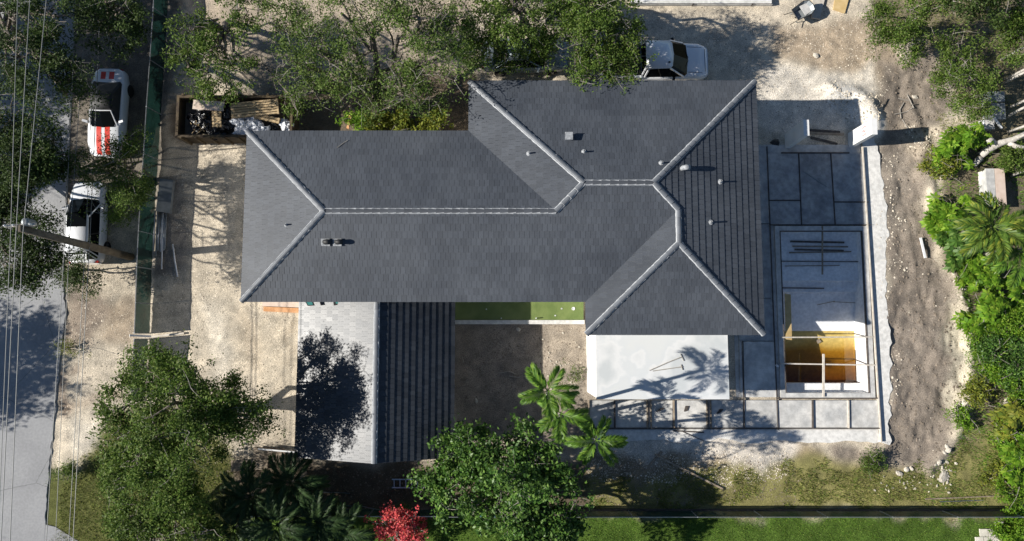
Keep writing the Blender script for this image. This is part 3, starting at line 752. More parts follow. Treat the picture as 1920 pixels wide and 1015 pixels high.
# timber on and in the pool
def timber(name, label, cat, a, b, w, h, m, za, zb_=None, group=None):
    pa, pb = W(*a, za), W(*b, za if zb_ is None else zb_)
    o = MB().bar(pa, pb, w, h).build(name, M[m])
    return tag(o, label, cat, group)
ZC = ZD + .06
timber('batten', 'pale batten laid across the pool beside the orange plank', 'batten', (1462, 633), (1638, 632), .07, .04, 'wood_pale', ZC)
timber('batten', 'pale batten across the pool carrying a shorter crosspiece', 'batten', (1463, 682), (1641, 685), .07, .04, 'wood_pale', ZC)
timber('batten', 'short pale crosspiece laid over batten above the brown water', 'batten', (1544, 664), (1544, 744), .11, .05, 'wood_pale', ZC + .045)
timber('batten', 'dark grey batten running from the pool end over the stacked boards', 'batten', (1542, 424), (1542, 515), .08, .04, 'wood_old', ZC, -.40)
timber('plank', 'orange plywood plank leaning on the pool wall', 'plank', (1477, 552), (1479, 637), .32, .04, 'ply', -.80, ZC + .02)
for i, (a, b, w) in enumerate((((1482, 453), (1583, 455), .14), ((1486, 462), (1590, 463), .10), ((1490, 468), (1582, 470), .12), ((1480, 474), (1596, 472), .09))):
    timber('old_board', ('dark board lying uppermost in the shallow pool stack', 'greyed narrow board in the shallow pool stack', 'wide dark board in the shallow pool stack', 'thin dark board beside the pool steps stack')[i], 'board', a, b, w * .7, .04, 'wood_old' if i % 2 else 'wood_dark', -.465 + .003 * i, None)
timber('old_board', 'long dark strip spanning the shallow pool floor', 'board', (1466, 490), (1610, 491), .045, .04, 'wood_dark', -.47)
timber('old_board', 'thin stained lath on the shallow pool floor', 'board', (1472, 499), (1574, 498), .04, .03, 'wood_old', -.49)
timber('old_board', 'warped dark board lying on the lower pool step', 'board', (1466, 540), (1545, 541), .06, .04, 'wood_dark', -.75)
timber('old_board', 'bent stick on the plastered pool slope', 'board', (1532, 572), (1565, 565), .035, .03, 'wood_old', -1.02)
timber('old_board', 'thin rod on the plastered pool slope by the far wall', 'board', (1560, 566), (1624, 569), .03, .03, 'wood_old', -1.0)
p = W(1535, 640, wz + .01)
tag(MB().box(p, (.22, .2, .03), .5).build('wood_offcut', M['wood_old']), 'small square wood offcut floating on the brown water', 'offcut')
v = thing('skimmer_valve', 'small grey pipe valve on the deck edge by the pool', 'valve', W(1457, 685, ZD))
MB().lathe(W(1457, 685, ZD), [(.11, 0), (.11, .05), (.06, .06), (.06, .2)], 10).build('pipe', M['pvc'], v, True)
MB().bar(W(1457, 681, ZD + .2), W(1464, 688, ZD + .2), .07, .07).build('handle', M['grey_metal'], v)
# outdoor shower walls
def pillar(label, bx, by0, by1, marks):
    p0 = W(bx, by0, 0); p1 = W(bx, by1, 0)
    t = thing('masonry_pillar', label, 'pillar', ((p0.x + .12), (p0.y + p1.y) / 2, 0))
    MB().prism([(p0.x, p1.y), (p0.x + .25, p1.y), (p0.x + .25, p0.y), (p0.x, p0.y)], -.05, 2.46).build('wall', M['stucco'], t)
    MB().prism([(p0.x - .015, p1.y - .015), (p0.x + .265, p1.y - .015), (p0.x + .265, p0.y + .015), (p0.x - .015, p0.y + .015)], 2.461, 2.5).build('cap', M['stucco'], t)
    if marks:
        for k in range(3):
            y = p1.y + (p0.y - p1.y) * (.25 + .25 * k); zc = 1.72
            mm = MB()
            for q in range(4): mm.box((p0.x - .006, y + random.uniform(-.03, .03), zc - .16 + .1 * q), (.012, .05 + random.uniform(0, .06), .035), 0, 0, random.uniform(-.5, .5))
            mm.build('red_mark', M['red_mark'], t)
pillar('tall white masonry pillar with three red marks casting a long shadow', 1590, 250, 277, True)
pillar('white masonry pillar standing in the shade by the house', 1471, 252, 279, False)
for i, (a, b, lab) in enumerate((((1514, 244), (1575, 248), 'dark plank on the ground between the two pillars'), ((1512, 250), (1582, 252), 'greyish plank lying parallel between the two pillars'), ((1520, 258), (1570, 270), 'slanting dark plank between the two pillars'))):
    timber('plank', lab, 'plank', a, b, .12, .05, ('wood_dark', 'wood_old', 'wood_dark')[i], .03)
p = W(1454, 268, 0)
tag(MB().add([(p.x + .35 * math.cos(k * 1.05) * (1 if k % 2 else .7), p.y + .26 * math.sin(k * 1.05) * (1 if k % 2 else .8), -.03) for k in range(6)] + [(p.x + .05, p.y, .28), (p.x - .12, p.y + .05, .22)], [(0, 1, 6), (1, 2, 6), (2, 7, 6), (2, 3, 7), (3, 4, 7), (4, 5, 7), (5, 6, 7), (5, 0, 6)]).build('tarpaulin_heap', M['rubber']), 'crumpled black tarpaulin heap on the deck near shaded pillar', 'tarpaulin')
timber('metal_rod', 'thin diagonal rod lying on the shaded deck panel', 'rod', (1508, 322), (1550, 350), .035, .03, 'grey_metal', ZD + .016)

# ------------------------------------------------------------------ small things on the site
timber('timber_post', 'long weathered timber lying from soil to grass with its end over a short one', 'timber', (1228, 853), (1355, 917), .09, .09, 'wood_old', .10, .06)
timber('timber_post', 'short weathered timber crossing under the long one', 'timber', (1214, 878), (1241, 847), .10, .06, 'wood_old', .02)
timber('batten', 'white batten lying at the edge of the soil by the shrubs', 'batten', (1726, 446), (1735, 484), .12, .05, 'pvc', .10)
timber('metal_rod', 'bright rod lying in the grass by the dark fence', 'rod', (1762, 941), (1844, 938), .04, .04, 'steel', .06)
timber('metal_rod', 'dark scaffold tube lying in the grass beside the bright rod', 'rod', (1735, 936), (1872, 930), .06, .06, 'wood_old', .05)
timber('batten', 'thin batten lying on the apron below the deck forms', 'batten', (1262, 808), (1320, 811), .06, .04, 'wood_dark', .08)
timber('batten', 'slanting thin stick on the apron', 'batten', (1280, 810), (1320, 827), .03, .03, 'wood_dark', .08)
for i, (x, y, r_) in enumerate(((1283, 772, 1.3), (1344, 776, .9), (1231, 772, .6))):
    p = W(x, y, ZD)
    mm = MB()
    for k in range(3): mm.bar(p + Vector((.07 * k, .02 * k, .02)), p + Vector((.07 * k + .3 * math.cos(r_), .3 * math.sin(r_), .03)), .05, .04)
    tag(mm.build('wood_scraps', M['wood_dark']), ('small bunch of dark wood scraps on panel below the terrace roof', 'dark wood scraps beside the last terrace form board', 'few dark slivers on the second deck panel')[i], 'scraps')
# fallen branches on the terrace roof
for i, pts in enumerate(([(1218, 695), (1252, 680), (1277, 670)], [(1224, 696), (1280, 688)], [(1276, 664), (1282, 677)], [(1277, 684), (1280, 694)])):
    tag(MB().tube([W(x, y, zt + .03) for x, y in pts], .022, 5).build('fallen_twig', M['twig']), ('long bent twig lying on the white flat roof', 'straight twig lying on the white flat roof', 'short twig stub at the end of the bent twig', 'short twig stub at the end of the straight twig')[i], 'twig')
tag(MB().tube([W(x, y, on_roof(x, y).z + .03) for x, y in ((632, 277), (642, 270), (652, 263))], .015, 5).build('fallen_twig', M['twig']), 'pale twig lying on the dark north roof slope', 'twig')
# rocks
rock_me = []
for k in range(4):
    r0 = random.Random(k); mm = MB(); nlat, nlon = 4, 7
    vs = [(0, 0, -.5)]
    for i in range(1, nlat):
        for j in range(nlon):
            a = math.pi * i / nlat - math.pi / 2; b = 2 * math.pi * (j + .5 * (i % 2)) / nlon; q = r0.uniform(.75, 1.15)
            vs.append((math.cos(a) * math.cos(b) * q * .6, math.cos(a) * math.sin(b) * q * .5, math.sin(a) * q * .42))
    vs.append((0, 0, .42)); fs = [(0, 1 + (j + 1) % nlon, 1 + j) for j in range(nlon)]
    for i in range(nlat - 2):
        for j in range(nlon):
            a = 1 + i * nlon + j; b = 1 + i * nlon + (j + 1) % nlon; fs.append((a, b, b + nlon, a + nlon))
    e_ = 1 + (nlat - 2) * nlon
    fs += [(e_ + j, e_ + (j + 1) % nlon, len(vs) - 1) for j in range(nlon)]
    mm.add(vs, fs); o = mm.build('limestone_rock', M['stone']); rock_me.append(o.data); bpy.data.objects.remove(o)
def rock(px, py, s, label, group=None, flat=.6):
    p = W(px, py, 0); o = bpy.data.objects.new('limestone_rock', random.choice(rock_me)); COL.objects.link(o)
    o.location = (p.x, p.y, gz(p.x, p.y) + s * .2 * flat); o.rotation_euler = (random.uniform(-.3, .3), random.uniform(-.3, .3), random.uniform(0, 6.28)); o.scale = (s * random.uniform(.8, 1.2), s * random.uniform(.6, 1), s * flat)
    return tag(o, label, 'rock', group)
rock(1717, 181, .34, 'single pale rock lying on the brown soil by loose sticks')
rock(1769, 893, .55, 'large flat white limestone slab in the grass', None, .4)
rock(1804, 755, .5, 'large pale rock at the soil edge below the shrubs')
rock(1889, 755, .45, 'grey rock between the sparse shrubs')
rock(1529, 105, .42, 'pale limestone lump on the sand beyond the truck', None, .5)
rock(1830, 592, .5, 'tall pale rock by the ledge under the papaya shrubs')
for (x, y) in ((1770, 500), (1776, 508), (1783, 512), (1790, 520), (1786, 530), (1795, 540), (1800, 556), (1806, 575), (1812, 560), (1803, 545), (1810, 600), (1808, 630), (1814, 650), (1800, 590), (1816, 690), (1812, 720), (1806, 745), (1795, 770), (1800, 780), (1776, 835), (1765, 850), (1750, 872), (1712, 880), (1700, 884), (1776, 842), (1760, 865), (1690, 888)):
    rock(x + random.uniform(-4, 4), y + random.uniform(-4, 4), random.uniform(.12, .34), 'pale limestone chunk on the ledge between soil and shrubs', 'limestone chunks on the ledge')
for k in range(26):
    rock(1774 + random.gauss(0, 7), 890 + random.gauss(0, 14), random.uniform(.08, .2), 'small limestone piece heaped round the white slab in the grass', 'limestone pieces round the white slab', .7)
for k in range(30):
    rock(random.uniform(1640, 1765), 908 + random.gauss(0, 8) - (0 if random.random() < .6 else 12), random.uniform(.07, .16), 'small white stone in the rough grass', 'white stones in the grass', .7)
# loose sticks on the soil
for i, pts in enumerate(([(1686, 184), (1705, 188)], [(1702, 177), (1712, 204)], [(1678, 214), (1700, 210), (1710, 203)], [(1690, 222), (1688, 205), (1696, 192)], [(1693, 224), (1702, 243)], [(1645, 205), (1664, 186)], [(1706, 198), (1718, 195)])):
    tag(MB().tube([W(x, y, 0) + Vector((0, 0, gz(W(x, y, 0).x, W(x, y, 0).y) + .05)) for x, y in pts], .028, 5).build('loose_stick', M['twig' if i < 5 else 'bark']), 'bare stick scattered on the brown soil past the pillar', 'stick', 'sticks scattered on the soil')
# concrete slab, wheelbarrow and boards along the top
t = thing('concrete_slab', 'long white concrete slab at the lot edge past the truck', 'slab', W(1314, 0, 0))
MB().prism(pxpoly([(1183, 6), (1447, 6), (1446, -90), (1183, -90)], .3), -.05, .3).build('slab', M['concrete_white'], t)
MB().prism(pxpoly([(1183, 9.5), (1448, 9.5), (1448, 6.6), (1183, 6.6)], .1), -.05, .14).build('footing', M['concrete'], t)
for x in (1299, 1410): MB().box(W(x, 7.5, .12), (.06, .14, .3)).build('form_stake', M['wood_dark'], t)
wb = thing('wheelbarrow', 'grey wheelbarrow tipped forward on the pale sand', 'wheelbarrow', W(1508, 20, 0))
c = W(1505, 20, .55)
ax = Vector((.86, .5, 0)).normalized(); sd_ = Vector((-ax.y, ax.x, 0))
def wbp(a, b, zz): return c + ax * a + sd_ * b + Vector((0, 0, zz))
top = [wbp(-.5, -.34, 0), wbp(-.5, .34, 0), wbp(.28, .42, .1), wbp(.55, .3, .12), wbp(.62, 0, .12), wbp(.55, -.3, .12), wbp(.28, -.42, .1)]
bot = [wbp(-.3, -.2, -.28), wbp(-.3, .2, -.28), wbp(.1, .22, -.26), wbp(.22, .16, -.24), wbp(.25, 0, -.24), wbp(.22, -.16, -.24), wbp(.1, -.22, -.26)]
MB().add(top + bot, [(i, (i + 1) % 7, 7 + (i + 1) % 7, 7 + i) for i in range(7)] + [tuple(range(7, 14))]).build('tray', M['grey_metal'], wb)
MB().tube(top + [top[0]], .022, 6).build('rim', M['rubber'], wb)
MB().prism([(p.x, p.y) for p in [wbp(.0, -.3, 0), wbp(.0, .3, 0), wbp(.5, .26, 0), wbp(.5, -.26, 0)]], c.z - .06, c.z - .03).build('dried_mortar', M['concrete'], wb)
for s_ in (-1, 1):
    MB().tube([wbp(.5, s_ * .12, -.35), wbp(-.4, s_ * .28, -.30), wbp(-1.0, s_ * .32, -.05)], .022, 6).build('handle', M['wood_old'], wb)
    MB().tube([wbp(-.3, s_ * .26, -.3), wbp(-.35, s_ * .28, -.56)], .02, 6).build('leg', M['grey_metal'], wb)
w_ = MB().lathe((0, 0, 0), [(.10, -.05), (.19, -.04), (.20, 0), (.19, .04), (.10, .05)], 14, 'Y')
w_.v = [tuple(wbp(.62, 0, -.35) + ax * v[0] + sd_ * v[1] + Vector((0, 0, v[2]))) for v in w_.v]
w_.build('wheel', M['tyre'], wb, True)
tag(MB().prism(pxpoly([(1524, -20), (1551, -20), (1537, 36), (1522, 34)], .08), .02, .10).build('plank', M['wood_pale']), 'pale wide board on the sand behind the wheelbarrow', 'board')
tag(MB().prism(pxpoly([(1568, -18), (1596, -18), (1584, 25), (1562, 18)], .06), .01, .07).build('plywood_sheet', M['ply']), 'yellow plywood sheet lying on the sand at the lot edge', 'plywood')

# ------------------------------------------------------------------ rubbish container and its load
dz_ = 1.3
d0 = W(333, 180, dz_); d1 = W(333, 257, dz_); dx1 = d0.x + 6.1
dump = thing('rubbish_container', 'rusty open steel rubbish container full of building waste', 'container', ((d0.x + dx1) / 2, (d0.y + d1.y) / 2, 0))
X0, X1, Y0, Y1 = d0.x, dx1, d1.y, d0.y
MB().prism([(X0 + .05, Y0 + .05), (X1 - .05, Y0 + .05), (X1 - .05, Y1 - .05), (X0 + .05, Y1 - .05)], .05, .2).build('floor', M['rust'], dump)
for (a, b, c_, d_) in ((X0, X1, Y0, Y0 + .08), (X0, X1, Y1 - .08, Y1), (X0, X0 + .08, Y0 + .081, Y1 - .081), (X1 - .08, X1, Y0 + .081, Y1 - .081)):
    MB().prism([(a, c_), (b, c_), (b, d_), (a, d_)], .05, dz_ - .06).build('side', M['rust'], dump)
    MB().prism([(a - .03, c_ - .03), (b + .03, c_ - .03), (b + .03, d_ + .03), (a - .03, d_ + .03)], dz_ - .059, dz_ + .02 + (.002 if d_ - c_ > 1 else 0)).build('rim', M['rust'], dump)
k = X0 + .3
while k < X1:
    for yy in (Y0 - .05, Y1 + .05): MB().box((k, yy, .75), (.1, .1, 1.3)).build('rib', M['rust'], dump)
    k += .75
MB().prism([(X0 + .1, Y0 + .1), (X1 - .1, Y0 + .1), (X1 - .1, Y1 - .1), (X0 + .1, Y1 - .1)], .2, .55).build('rubble_fill', M['soil_clod'], dump)
def bag(px, py, zc, s, m, label, group, seed):
    r0 = np.random.default_rng(seed); p = W(px, py, zc); nl, nm = 9, 14; vs = []; fs = []
    ph = r0.random(12) * 6.28
    for i in range(nl + 1):
        for j in range(nm):
            a = math.pi * i / nl - math.pi / 2; b = 2 * math.pi * j / nm
            q = 1 + .22 * math.sin(3 * b + ph[0] + 2 * a) + .16 * math.sin(5 * b + ph[1] - 3 * a) + .10 * math.sin(7 * a + ph[2] + 2 * b) + r0.normal(0, .07)
            vs.append(p + Vector((math.cos(a) * math.cos(b) * q * s, math.cos(a) * math.sin(b) * q * s * .85, math.sin(a) * q * s * .6)))
    for i in range(nl):
        for j in range(nm):
            a = i * nm + j; b = i * nm + (j + 1) % nm; fs.append((a, b, b + nm, a + nm))
    o = MB().add(vs, fs).build('rubbish_bag', M[m]); return tag(o, label, 'bag', group)
for i, (x, y, s_) in enumerate(((366, 221, .36), (382, 210, .40), (384, 228, .42), (422, 236, .42), (412, 246, .40), (424, 214, .34), (402, 250, .34), (372, 240, .32), (428, 200, .3), (512, 238, .3), (394, 238, .36))):
    bag(x, y, .9 + .04 * (i % 3), s_, 'bag_black', 'crumpled shiny black rubbish bag in the container', 'black bags in the container', 100 + i)
for i, (x, y, s_) in enumerate(((448, 228, .36), (462, 236, .40), (476, 230, .36), (455, 245, .36), (486, 240, .34), (538, 238, .34), (470, 222, .26), (533, 230, .24), (498, 244, .28), (448, 248, .28))):
    bag(x, y, .98 + .05 * (i % 3), s_, 'bag_white', 'crumpled white plastic sheeting bundle in the container', 'white bundles in the container', 200 + i)
def pallet(label, px, py, zc, L, Wd, rz, tilt, n, m='wood'):
    p = W(px, py, zc); t = thing('wooden_pallet', label, 'pallet', p, rz); t.rotation_euler = (tilt, 0, rz)
    for k in range(n):
        y = -Wd / 2 + Wd * (k + .5) / n
        MB().box((0, y, .06), (L, Wd / n * .72, .022)).build('slat', M[m], t, local=True)
    for x in (-L / 2 + .05, 0, L / 2 - .05): MB().box((x, 0, 0), (.09, Wd, .095)).build('stringer', M[m], t, local=True)
    for y in (-Wd / 2 + .07, 0, Wd / 2 - .07): MB().box((0, y, -.06), (L, .12, .02)).build('bottom_slat', M[m], t, local=True)
pallet('long clean timber pallet on top of the container load', 478, 204, 1.42, 2.5, .82, .10, .06, 6)
pallet('small timber pallet half buried by black bags', 407, 224, 1.15, .48, .85, 0.03, .1, 6)
pallet('narrow timber pallet jutting out below the long pallet', 501, 222, 1.25, 1.35, .30, -.22, .05, 2)
timber('plank', 'short tan board on the container rim edge', 'board', (379, 253), (398, 257), .13, .03, 'wood', 1.2, 1.25)
timber('panel_board', 'grey warped panel along the container back side', 'panel', (362, 196), (420, 200), .5, .03, 'ledge_pink', 1.3, 1.36)
timber('panel_board', 'pale torn panel beside the grey panel in the container', 'panel', (371, 204), (402, 202), .18, .03, 'wood_pale', 1.28)
st_ = MB()
for k in range(24):
    p = W(368 + random.uniform(-6, 14), 240 + random.uniform(-8, 10), 1.0); d = Vector((random.uniform(-1, 1), random.uniform(-1, 1), random.uniform(.1, .6))) * .3
    st_.tube([p, p + d * .5 + Vector((0, 0, .05)), p + d], .012, 4)
tag(st_.build('dry_palm_fronds', M['wood']), 'tangle of dry brown fronds in the container', 'fronds')

timber('painted_board', 'red orange board leaning by the green bush at the north wall', 'board', (652, 241), (657, 217), .14, .05, 'brick', .3, .9)
timber('painted_board', 'short red board half hidden behind the oak trunk', 'board', (664, 186), (668, 176), .14, .05, 'brick', .3, .5)
# steel pipes along the fence
for i, (a, b, w, m_) in enumerate((((291, 395), (287, 470), .07, 'steel'), ((297, 360), (292, 480), .06, 'grey_metal'), ((303, 398), (301, 472), .08, 'steel'), ((306, 400), (303, 505), .05, 'pvc'), ((309, 402), (307, 470), .05, 'steel'), ((312, 398), (309, 468), .06, 'grey_metal'), ((299, 400), (296, 470), .07, 'steel'))):
    pa, pb = W(*a, .08), W(*b, .08)
    tag(MB().tube([pa, pb], w / 2 + .012, 8).build('steel_pipe', M[m_], None, True), 'steel pipe in the bundle lying along the green fence', 'pipe', 'pipes along the fence')
tag(MB().tube([W(324, 458, .06), W(328, 490, .06), W(333, 519, .06)], .045, 8).build('plastic_pipe', M['pvc'], None, True), 'single white plastic pipe lying on the sand', 'pipe')
# heaped slabs under cover beside the pipes
tag(MB().prism(pxpoly([(300, 335), (325, 338), (318, 400), (292, 396)], .25), .0, .25).build('stacked_panels', M['grey_metal']), 'flat stack of dark panels by the fence', 'panel stack')
# pallets and ladder behind the garage
pallet('weathered pallet standing on edge by the garage corner', 505, 853, .2, 1.6, .7, -.05, .2, 9, 'wood_old')
pallet('weathered pallet lying below the standing one', 468, 872, .1, 1.9, .55, .06, -.1, 11, 'wood_old')
timber('batten', 'white batten resting on the weathered pallets', 'batten', (484, 842), (553, 848), .07, .05, 'pvc', .5)
la = thing('aluminium_ladder', 'aluminium ladder lying on the dark ground behind the garage', 'ladder', W(775, 906, .05))
for yy in (899, 914.5): MB().bar(W(735, yy, .08), W(832, yy, .08), .05, .08).build('rail', M['steel'], la)
for k in range(9): MB().bar(W(739 + k * 11, 899, .09), W(739 + k * 11, 914.5, .09), .035, .03).build('rung', M['steel'], la)
timber('metal_rod', 'thin bright pole lying in the shade behind the garage', 'rod', (600, 923), (656, 925), .04, .04, 'steel', .05)
timber('metal_rod', 'thin pole lying by the dark palms', 'rod', (636, 948), (682, 950), .04, .04, 'steel', .05)
timber('metal_rod', 'long thin conduit slanting toward the red bush', 'rod', (662, 946), (724, 959), .035, .035, 'steel', .05)
timber('painted_board', 'pale teal board leaning at the fence under the glossy tree', 'board', (880, 969), (944, 969), .10, .05, 'glass_teal', 1.4)
# courtyard scraps
for i, pts in enumerate(([(935, 700), (955, 697), (968, 702)], [(955, 706), (975, 708)], [(866, 668), (869, 680)], [(985, 695), (993, 715)])):
    tag(MB().tube([W(x, y, .03) for x, y in pts], .03, 5).build('loose_stick', M['twig']), 'pale stick on the shaded courtyard soil', 'stick', 'sticks in the courtyard')
rock(893, 752, .3, 'pale rock on the shaded courtyard soil'); rock(972, 618, .26, 'grey rock by the porch kerb')
for k in range(26):
    rock(random.uniform(1015, 1095), random.uniform(612, 735), random.uniform(.05, .13), 'small stone on the sunlit courtyard soil', 'courtyard stones', .7)
# pavers at the bottom right
t = thing('paver_path', 'pale concrete pavers stepping through the lawn corner', 'pavers', W(1855, 1000, 0))
for (x, y) in ((1873, 985), (1844, 999), (1860, 999), (1836, 1014), (1852, 1014), (1868, 1014), (1836, 1030), (1852, 1030), (1868, 1030)):
    MB().box(W(x, y, .03), (.40, .38, .08), random.uniform(-.05, .05)).build('paver', M['paver'], t)
# concrete bench and equipment by the right-hand trees
t = thing('concrete_chest', 'grey concrete chest with a split lid among the shrubs', 'chest', W(1866, 350, 0))
a, b = W(1850, 318, .7), W(1886, 385, .7)
MB().prism([(a.x, b.y), (b.x, b.y), (b.x, a.y), (a.x, a.y)], -.05, .6).build('body', M['concrete'], t)
MB().prism([(a.x - .05, b.y - .05), (a.x + .4, b.y - .05), (a.x + .4, a.y + .05), (a.x - .05, a.y + .05)], .601, .7).build('lid', M['concrete'], t)
MB().prism([(a.x + .43, b.y - .05), (b.x + .05, b.y - .05), (b.x + .05, a.y + .05), (a.x + .43, a.y + .05)], .601, .7).build('lid', M['ledge_pink'], t)
t = thing('pump_unit', 'grey pump unit with white pipes beside the concrete chest', 'pump', W(1858, 212, 0))
MB().box(W(1860, 185, .35), (.9, .55, .7)).build('housing', M['grey_metal'], t); MB().box(W(1866, 212, .3), (.7, .9, .6)).build('tank', M['grey_metal'], t)
MB().box(W(1848, 236, .2), (.7, .5, .4)).build('base', M['concrete'], t)
MB().tube([W(1843, 190, .4), W(1845, 245, .4)], .04, 6).build('pipe', M['pvc'], t); MB().tube([W(1864, 222, .75), W(1878, 240, .4)], .07, 6).build('pipe', M['pvc'], t)
# ------------------------------------------------------------------ vehicles (front towards +x in their own frame)
def interp(tab, x):
    if x <= tab[0][0]: return tab[0][1:]
    for a, b in zip(tab[:-1], tab[1:]):
        if x <= b[0]:
            t = (x - a[0]) / (b[0] - a[0]); t = t * t * (3 - 2 * t)
            return tuple(p + (q - p) * t for p, q in zip(a[1:], b[1:]))
    return tab[-1][1:]
def section(w, zl, zs, zt_):
    return [(w * .90, zl), (w * .985, zl + .10), (w, (zl + zs) / 2 + .05), (w * .985, zs), (w * .93, zs + (zt_ - zs) * .62), (w * .80, zt_ - .015), (w * .42, zt_ + .012), (0, zt_ + .02)]
def hull(tab, x0, x1, n=34):
    mb = MB(); prev = None
    for i in range(n + 1):
        x = x0 + (x1 - x0) * i / n
        s_ = section(*interp(tab, x)); ring_ = [(x, y, zz) for y, zz in s_] + [(x, -y, zz) for y, zz in s_[-2::-1]]
        b = len(mb.v); mb.v += ring_; k = len(ring_)
        if prev is not None:
            for j in range(k - 1): mb.f.append((prev + j, prev + j + 1, b + j + 1, b + j))
            mb.f.append((prev + k - 1, prev, b, b + k - 1))
        else: mb.f.append(tuple(b + j for j in range(k)))
        prev = b
    mb.f.append(tuple(prev + j for j in range(k - 1, -1, -1)))
    return mb
def top_z(tab, x, y):
    w, zl, zs, zt_ = interp(tab, x); s_ = section(w, zl, zs, zt_); y = abs(y)
    for (y1, z1), (y2, z2) in zip(s_[3:-1], s_[4:]):
        if y2 <= y <= y1: return z2 + (z1 - z2) * (y - y2) / (y1 - y2 + 1e-9)
    return zt_
def wheel(t, x, y, r):
    s_ = 1 if y > 0 else -1
    w = MB().lathe((x, y, r), [(r * .62, -.11), (r * .95, -.11), (r, -.07), (r, .07), (r * .95, .11), (r * .62, .11)], 20, 'Y').build('wheel', M['tyre'], t, True, True)
    MB().lathe((x, y + s_ * .02, r), [(r * .6, -.09), (r * .6, .09), (r * .35, .07)], 14, 'Y').build('rim', M['steel'], w, False, True)
def cabin(t, b, r, zb, zr, wb, wr, roofm, glassm, pillarm, pw=.05):
    """b=(x rear,x front) at belt, r=(x rear,x front) at roof"""
    bx = [(b[0], wb * .90), (b[0] + .15, wb), (b[1] - .35, wb), (b[1] - .12, wb * .86), (b[1], 0)]
    rx = [(r[0], wr * .88), (r[0] + .12, wr), (r[1] - .2, wr * .97), (r[1] - .06, wr * .80), (r[1] + .02, 0)]
    def ring(pts, zz): return [(x, y, zz) for x, y in pts] + [(x, -y, zz) for x, y in pts[-2::-1]]
    lo = ring(bx, zb); hi = ring(rx, zr); k = len(lo)
    faces = [(i, i + 1, k + i + 1, k + i) for i in range(k - 1)] + [(k - 1, 0, k, 2 * k - 1)]
    def sub(idx, name):
        m_ = MB(); us = sorted({v for i in idx for v in faces[i]}); al = lo + hi
        m_.add([al[v] for v in us], [tuple(us.index(v) for v in faces[i]) for i in idx])
        return m_.build(name, glassm, t, False, True)
    sub([2, 3, 4, 5], 'windshield'); sub([0, 1], 'side_window'); sub([6, 7], 'side_window'); sub([8], 'rear_window')
    rf = MB(); up = [(x * .985 if abs(y) < 1e-9 else x, y * .97, zr + .035) for x, y, _ in hi]
    cen = ((r[0] + r[1]) / 2, 0, zr + .06)
    rf.add(hi + up + [cen], [(i, (i + 1) % k, k + (i + 1) % k, k + i) for i in range(k)] + [(k + i, k + (i + 1) % k, 2 * k) for i in range(k)])
    rf.build('roof', roofm, t, True, True)
    for i in (1, 2, 6, 7, 0, 8):
        if pillarm: MB().bar(Vector(lo[i]) , Vector(hi[i]), pw, pw).build('pillar', pillarm, t, False, True)
    for s_ in (1, -1):
        xm = (b[0] + b[1]) / 2 - .25; xr = (r[0] + r[1]) / 2 - .1
        if pillarm and b[1] - b[0] > 1.6: MB().bar((xm, s_ * (wb + .004), zb), (xr, s_ * (wr + .004), zr), .07, .03).build('pillar', M['black'], t, False, True)
    return lo, hi
def mirrors(t, x, y, zz, m):
    for s_ in (1, -1):
        MB().bar((x, s_ * y, zz), (x - .06, s_ * (y + .24), zz + .05), .12, .14).build('mirror', m, t, False, True)

# pickup truck
p = W(1226, 116, .9)
pk = thing('pickup_truck', 'white pickup truck parked along the roof edge under leafy shade', 'truck', (p.x, p.y, gz(p.x, p.y)), R(.8))
tabf = [(-.75, 1.0, .45, .95, 1.12), (.9, 1.0, .45, .95, 1.14), (1.5, 1.0, .45, .95, 1.16), (2.3, .98, .42, .92, 1.10), (2.7, .90, .42, .82, 1.0), (2.92, .74, .45, .72, .86)]
hull(tabf, -.75, 2.92).build('body', M['car_white'], pk, True, True)
for s_ in (1, -1):
    MB().box((-1.82, s_ * .93, .85), (2.1, .13, .72)).build('bed_side', M['car_white'], pk, False, True)
    MB().box((-2.84, s_ * .80, .95), (.08, .14, .22)).build('taillight', M['lamp_red'], pk, False, True)
    MB().box((2.72, s_ * .68, .80), (.22, .26, .14), -s_ * .5).build('headlight', M['lamp_clear'], pk, False, True)
    for x in (1.95, -1.85): wheel(pk, x, s_ * .90, .39)
MB().box((-1.82, 0, .62), (2.1, 1.72, .1)).build('bed_floor', M['car_black'], pk, False, True)
MB().box((-2.88, 0, .85), (.1, 1.72, .68)).build('tailgate', M['car_white'], pk, False, True)
MB().box((-.80, 0, 1.14), (.07, 1.72, .08)).build('bed_rail', M['car_black'], pk, False, True)
MB().box((2.9, 0, .55), (.14, 1.5, .2)).build('bumper', M['grey_metal'], pk, False, True)
MB().box((2.9, 0, .78), (.05, .9, .16)).build('grille', M['black'], pk, False, True)
cabin(pk, (-.72, 1.86), (-.60, .84), 1.10, 1.86, .93, .78, M['car_white'], M['glass'], M['car_white'], .07)
mirrors(pk, 1.0, .95, 1.15, M['black'])
for s_ in (1, -1):
    MB().tube([(x, s_ * .70, top_z(tabf, x, .70) + .004) for x in (1.75, 2.0, 2.3, 2.55)], .012, 4).build('hood_seam', M['black'], pk, False, True)
    MB().tube([(1.78, s_ * .08, 1.19), (1.55, s_ * .55, 1.27)], .012, 4).build('wiper', M['black'], pk, False, True)
MB().tube([(2.72, y, top_z(tabf, 2.72, y) + .004) for y in (-.62, -.3, 0, .3, .62)], .012, 4).build('hood_seam', M['black'], pk, False, True)
MB().bar((.55, -.45, 1.92), (.65, -.45, 1.95), .08, .05).build('antenna', M['black'], pk, False, True)

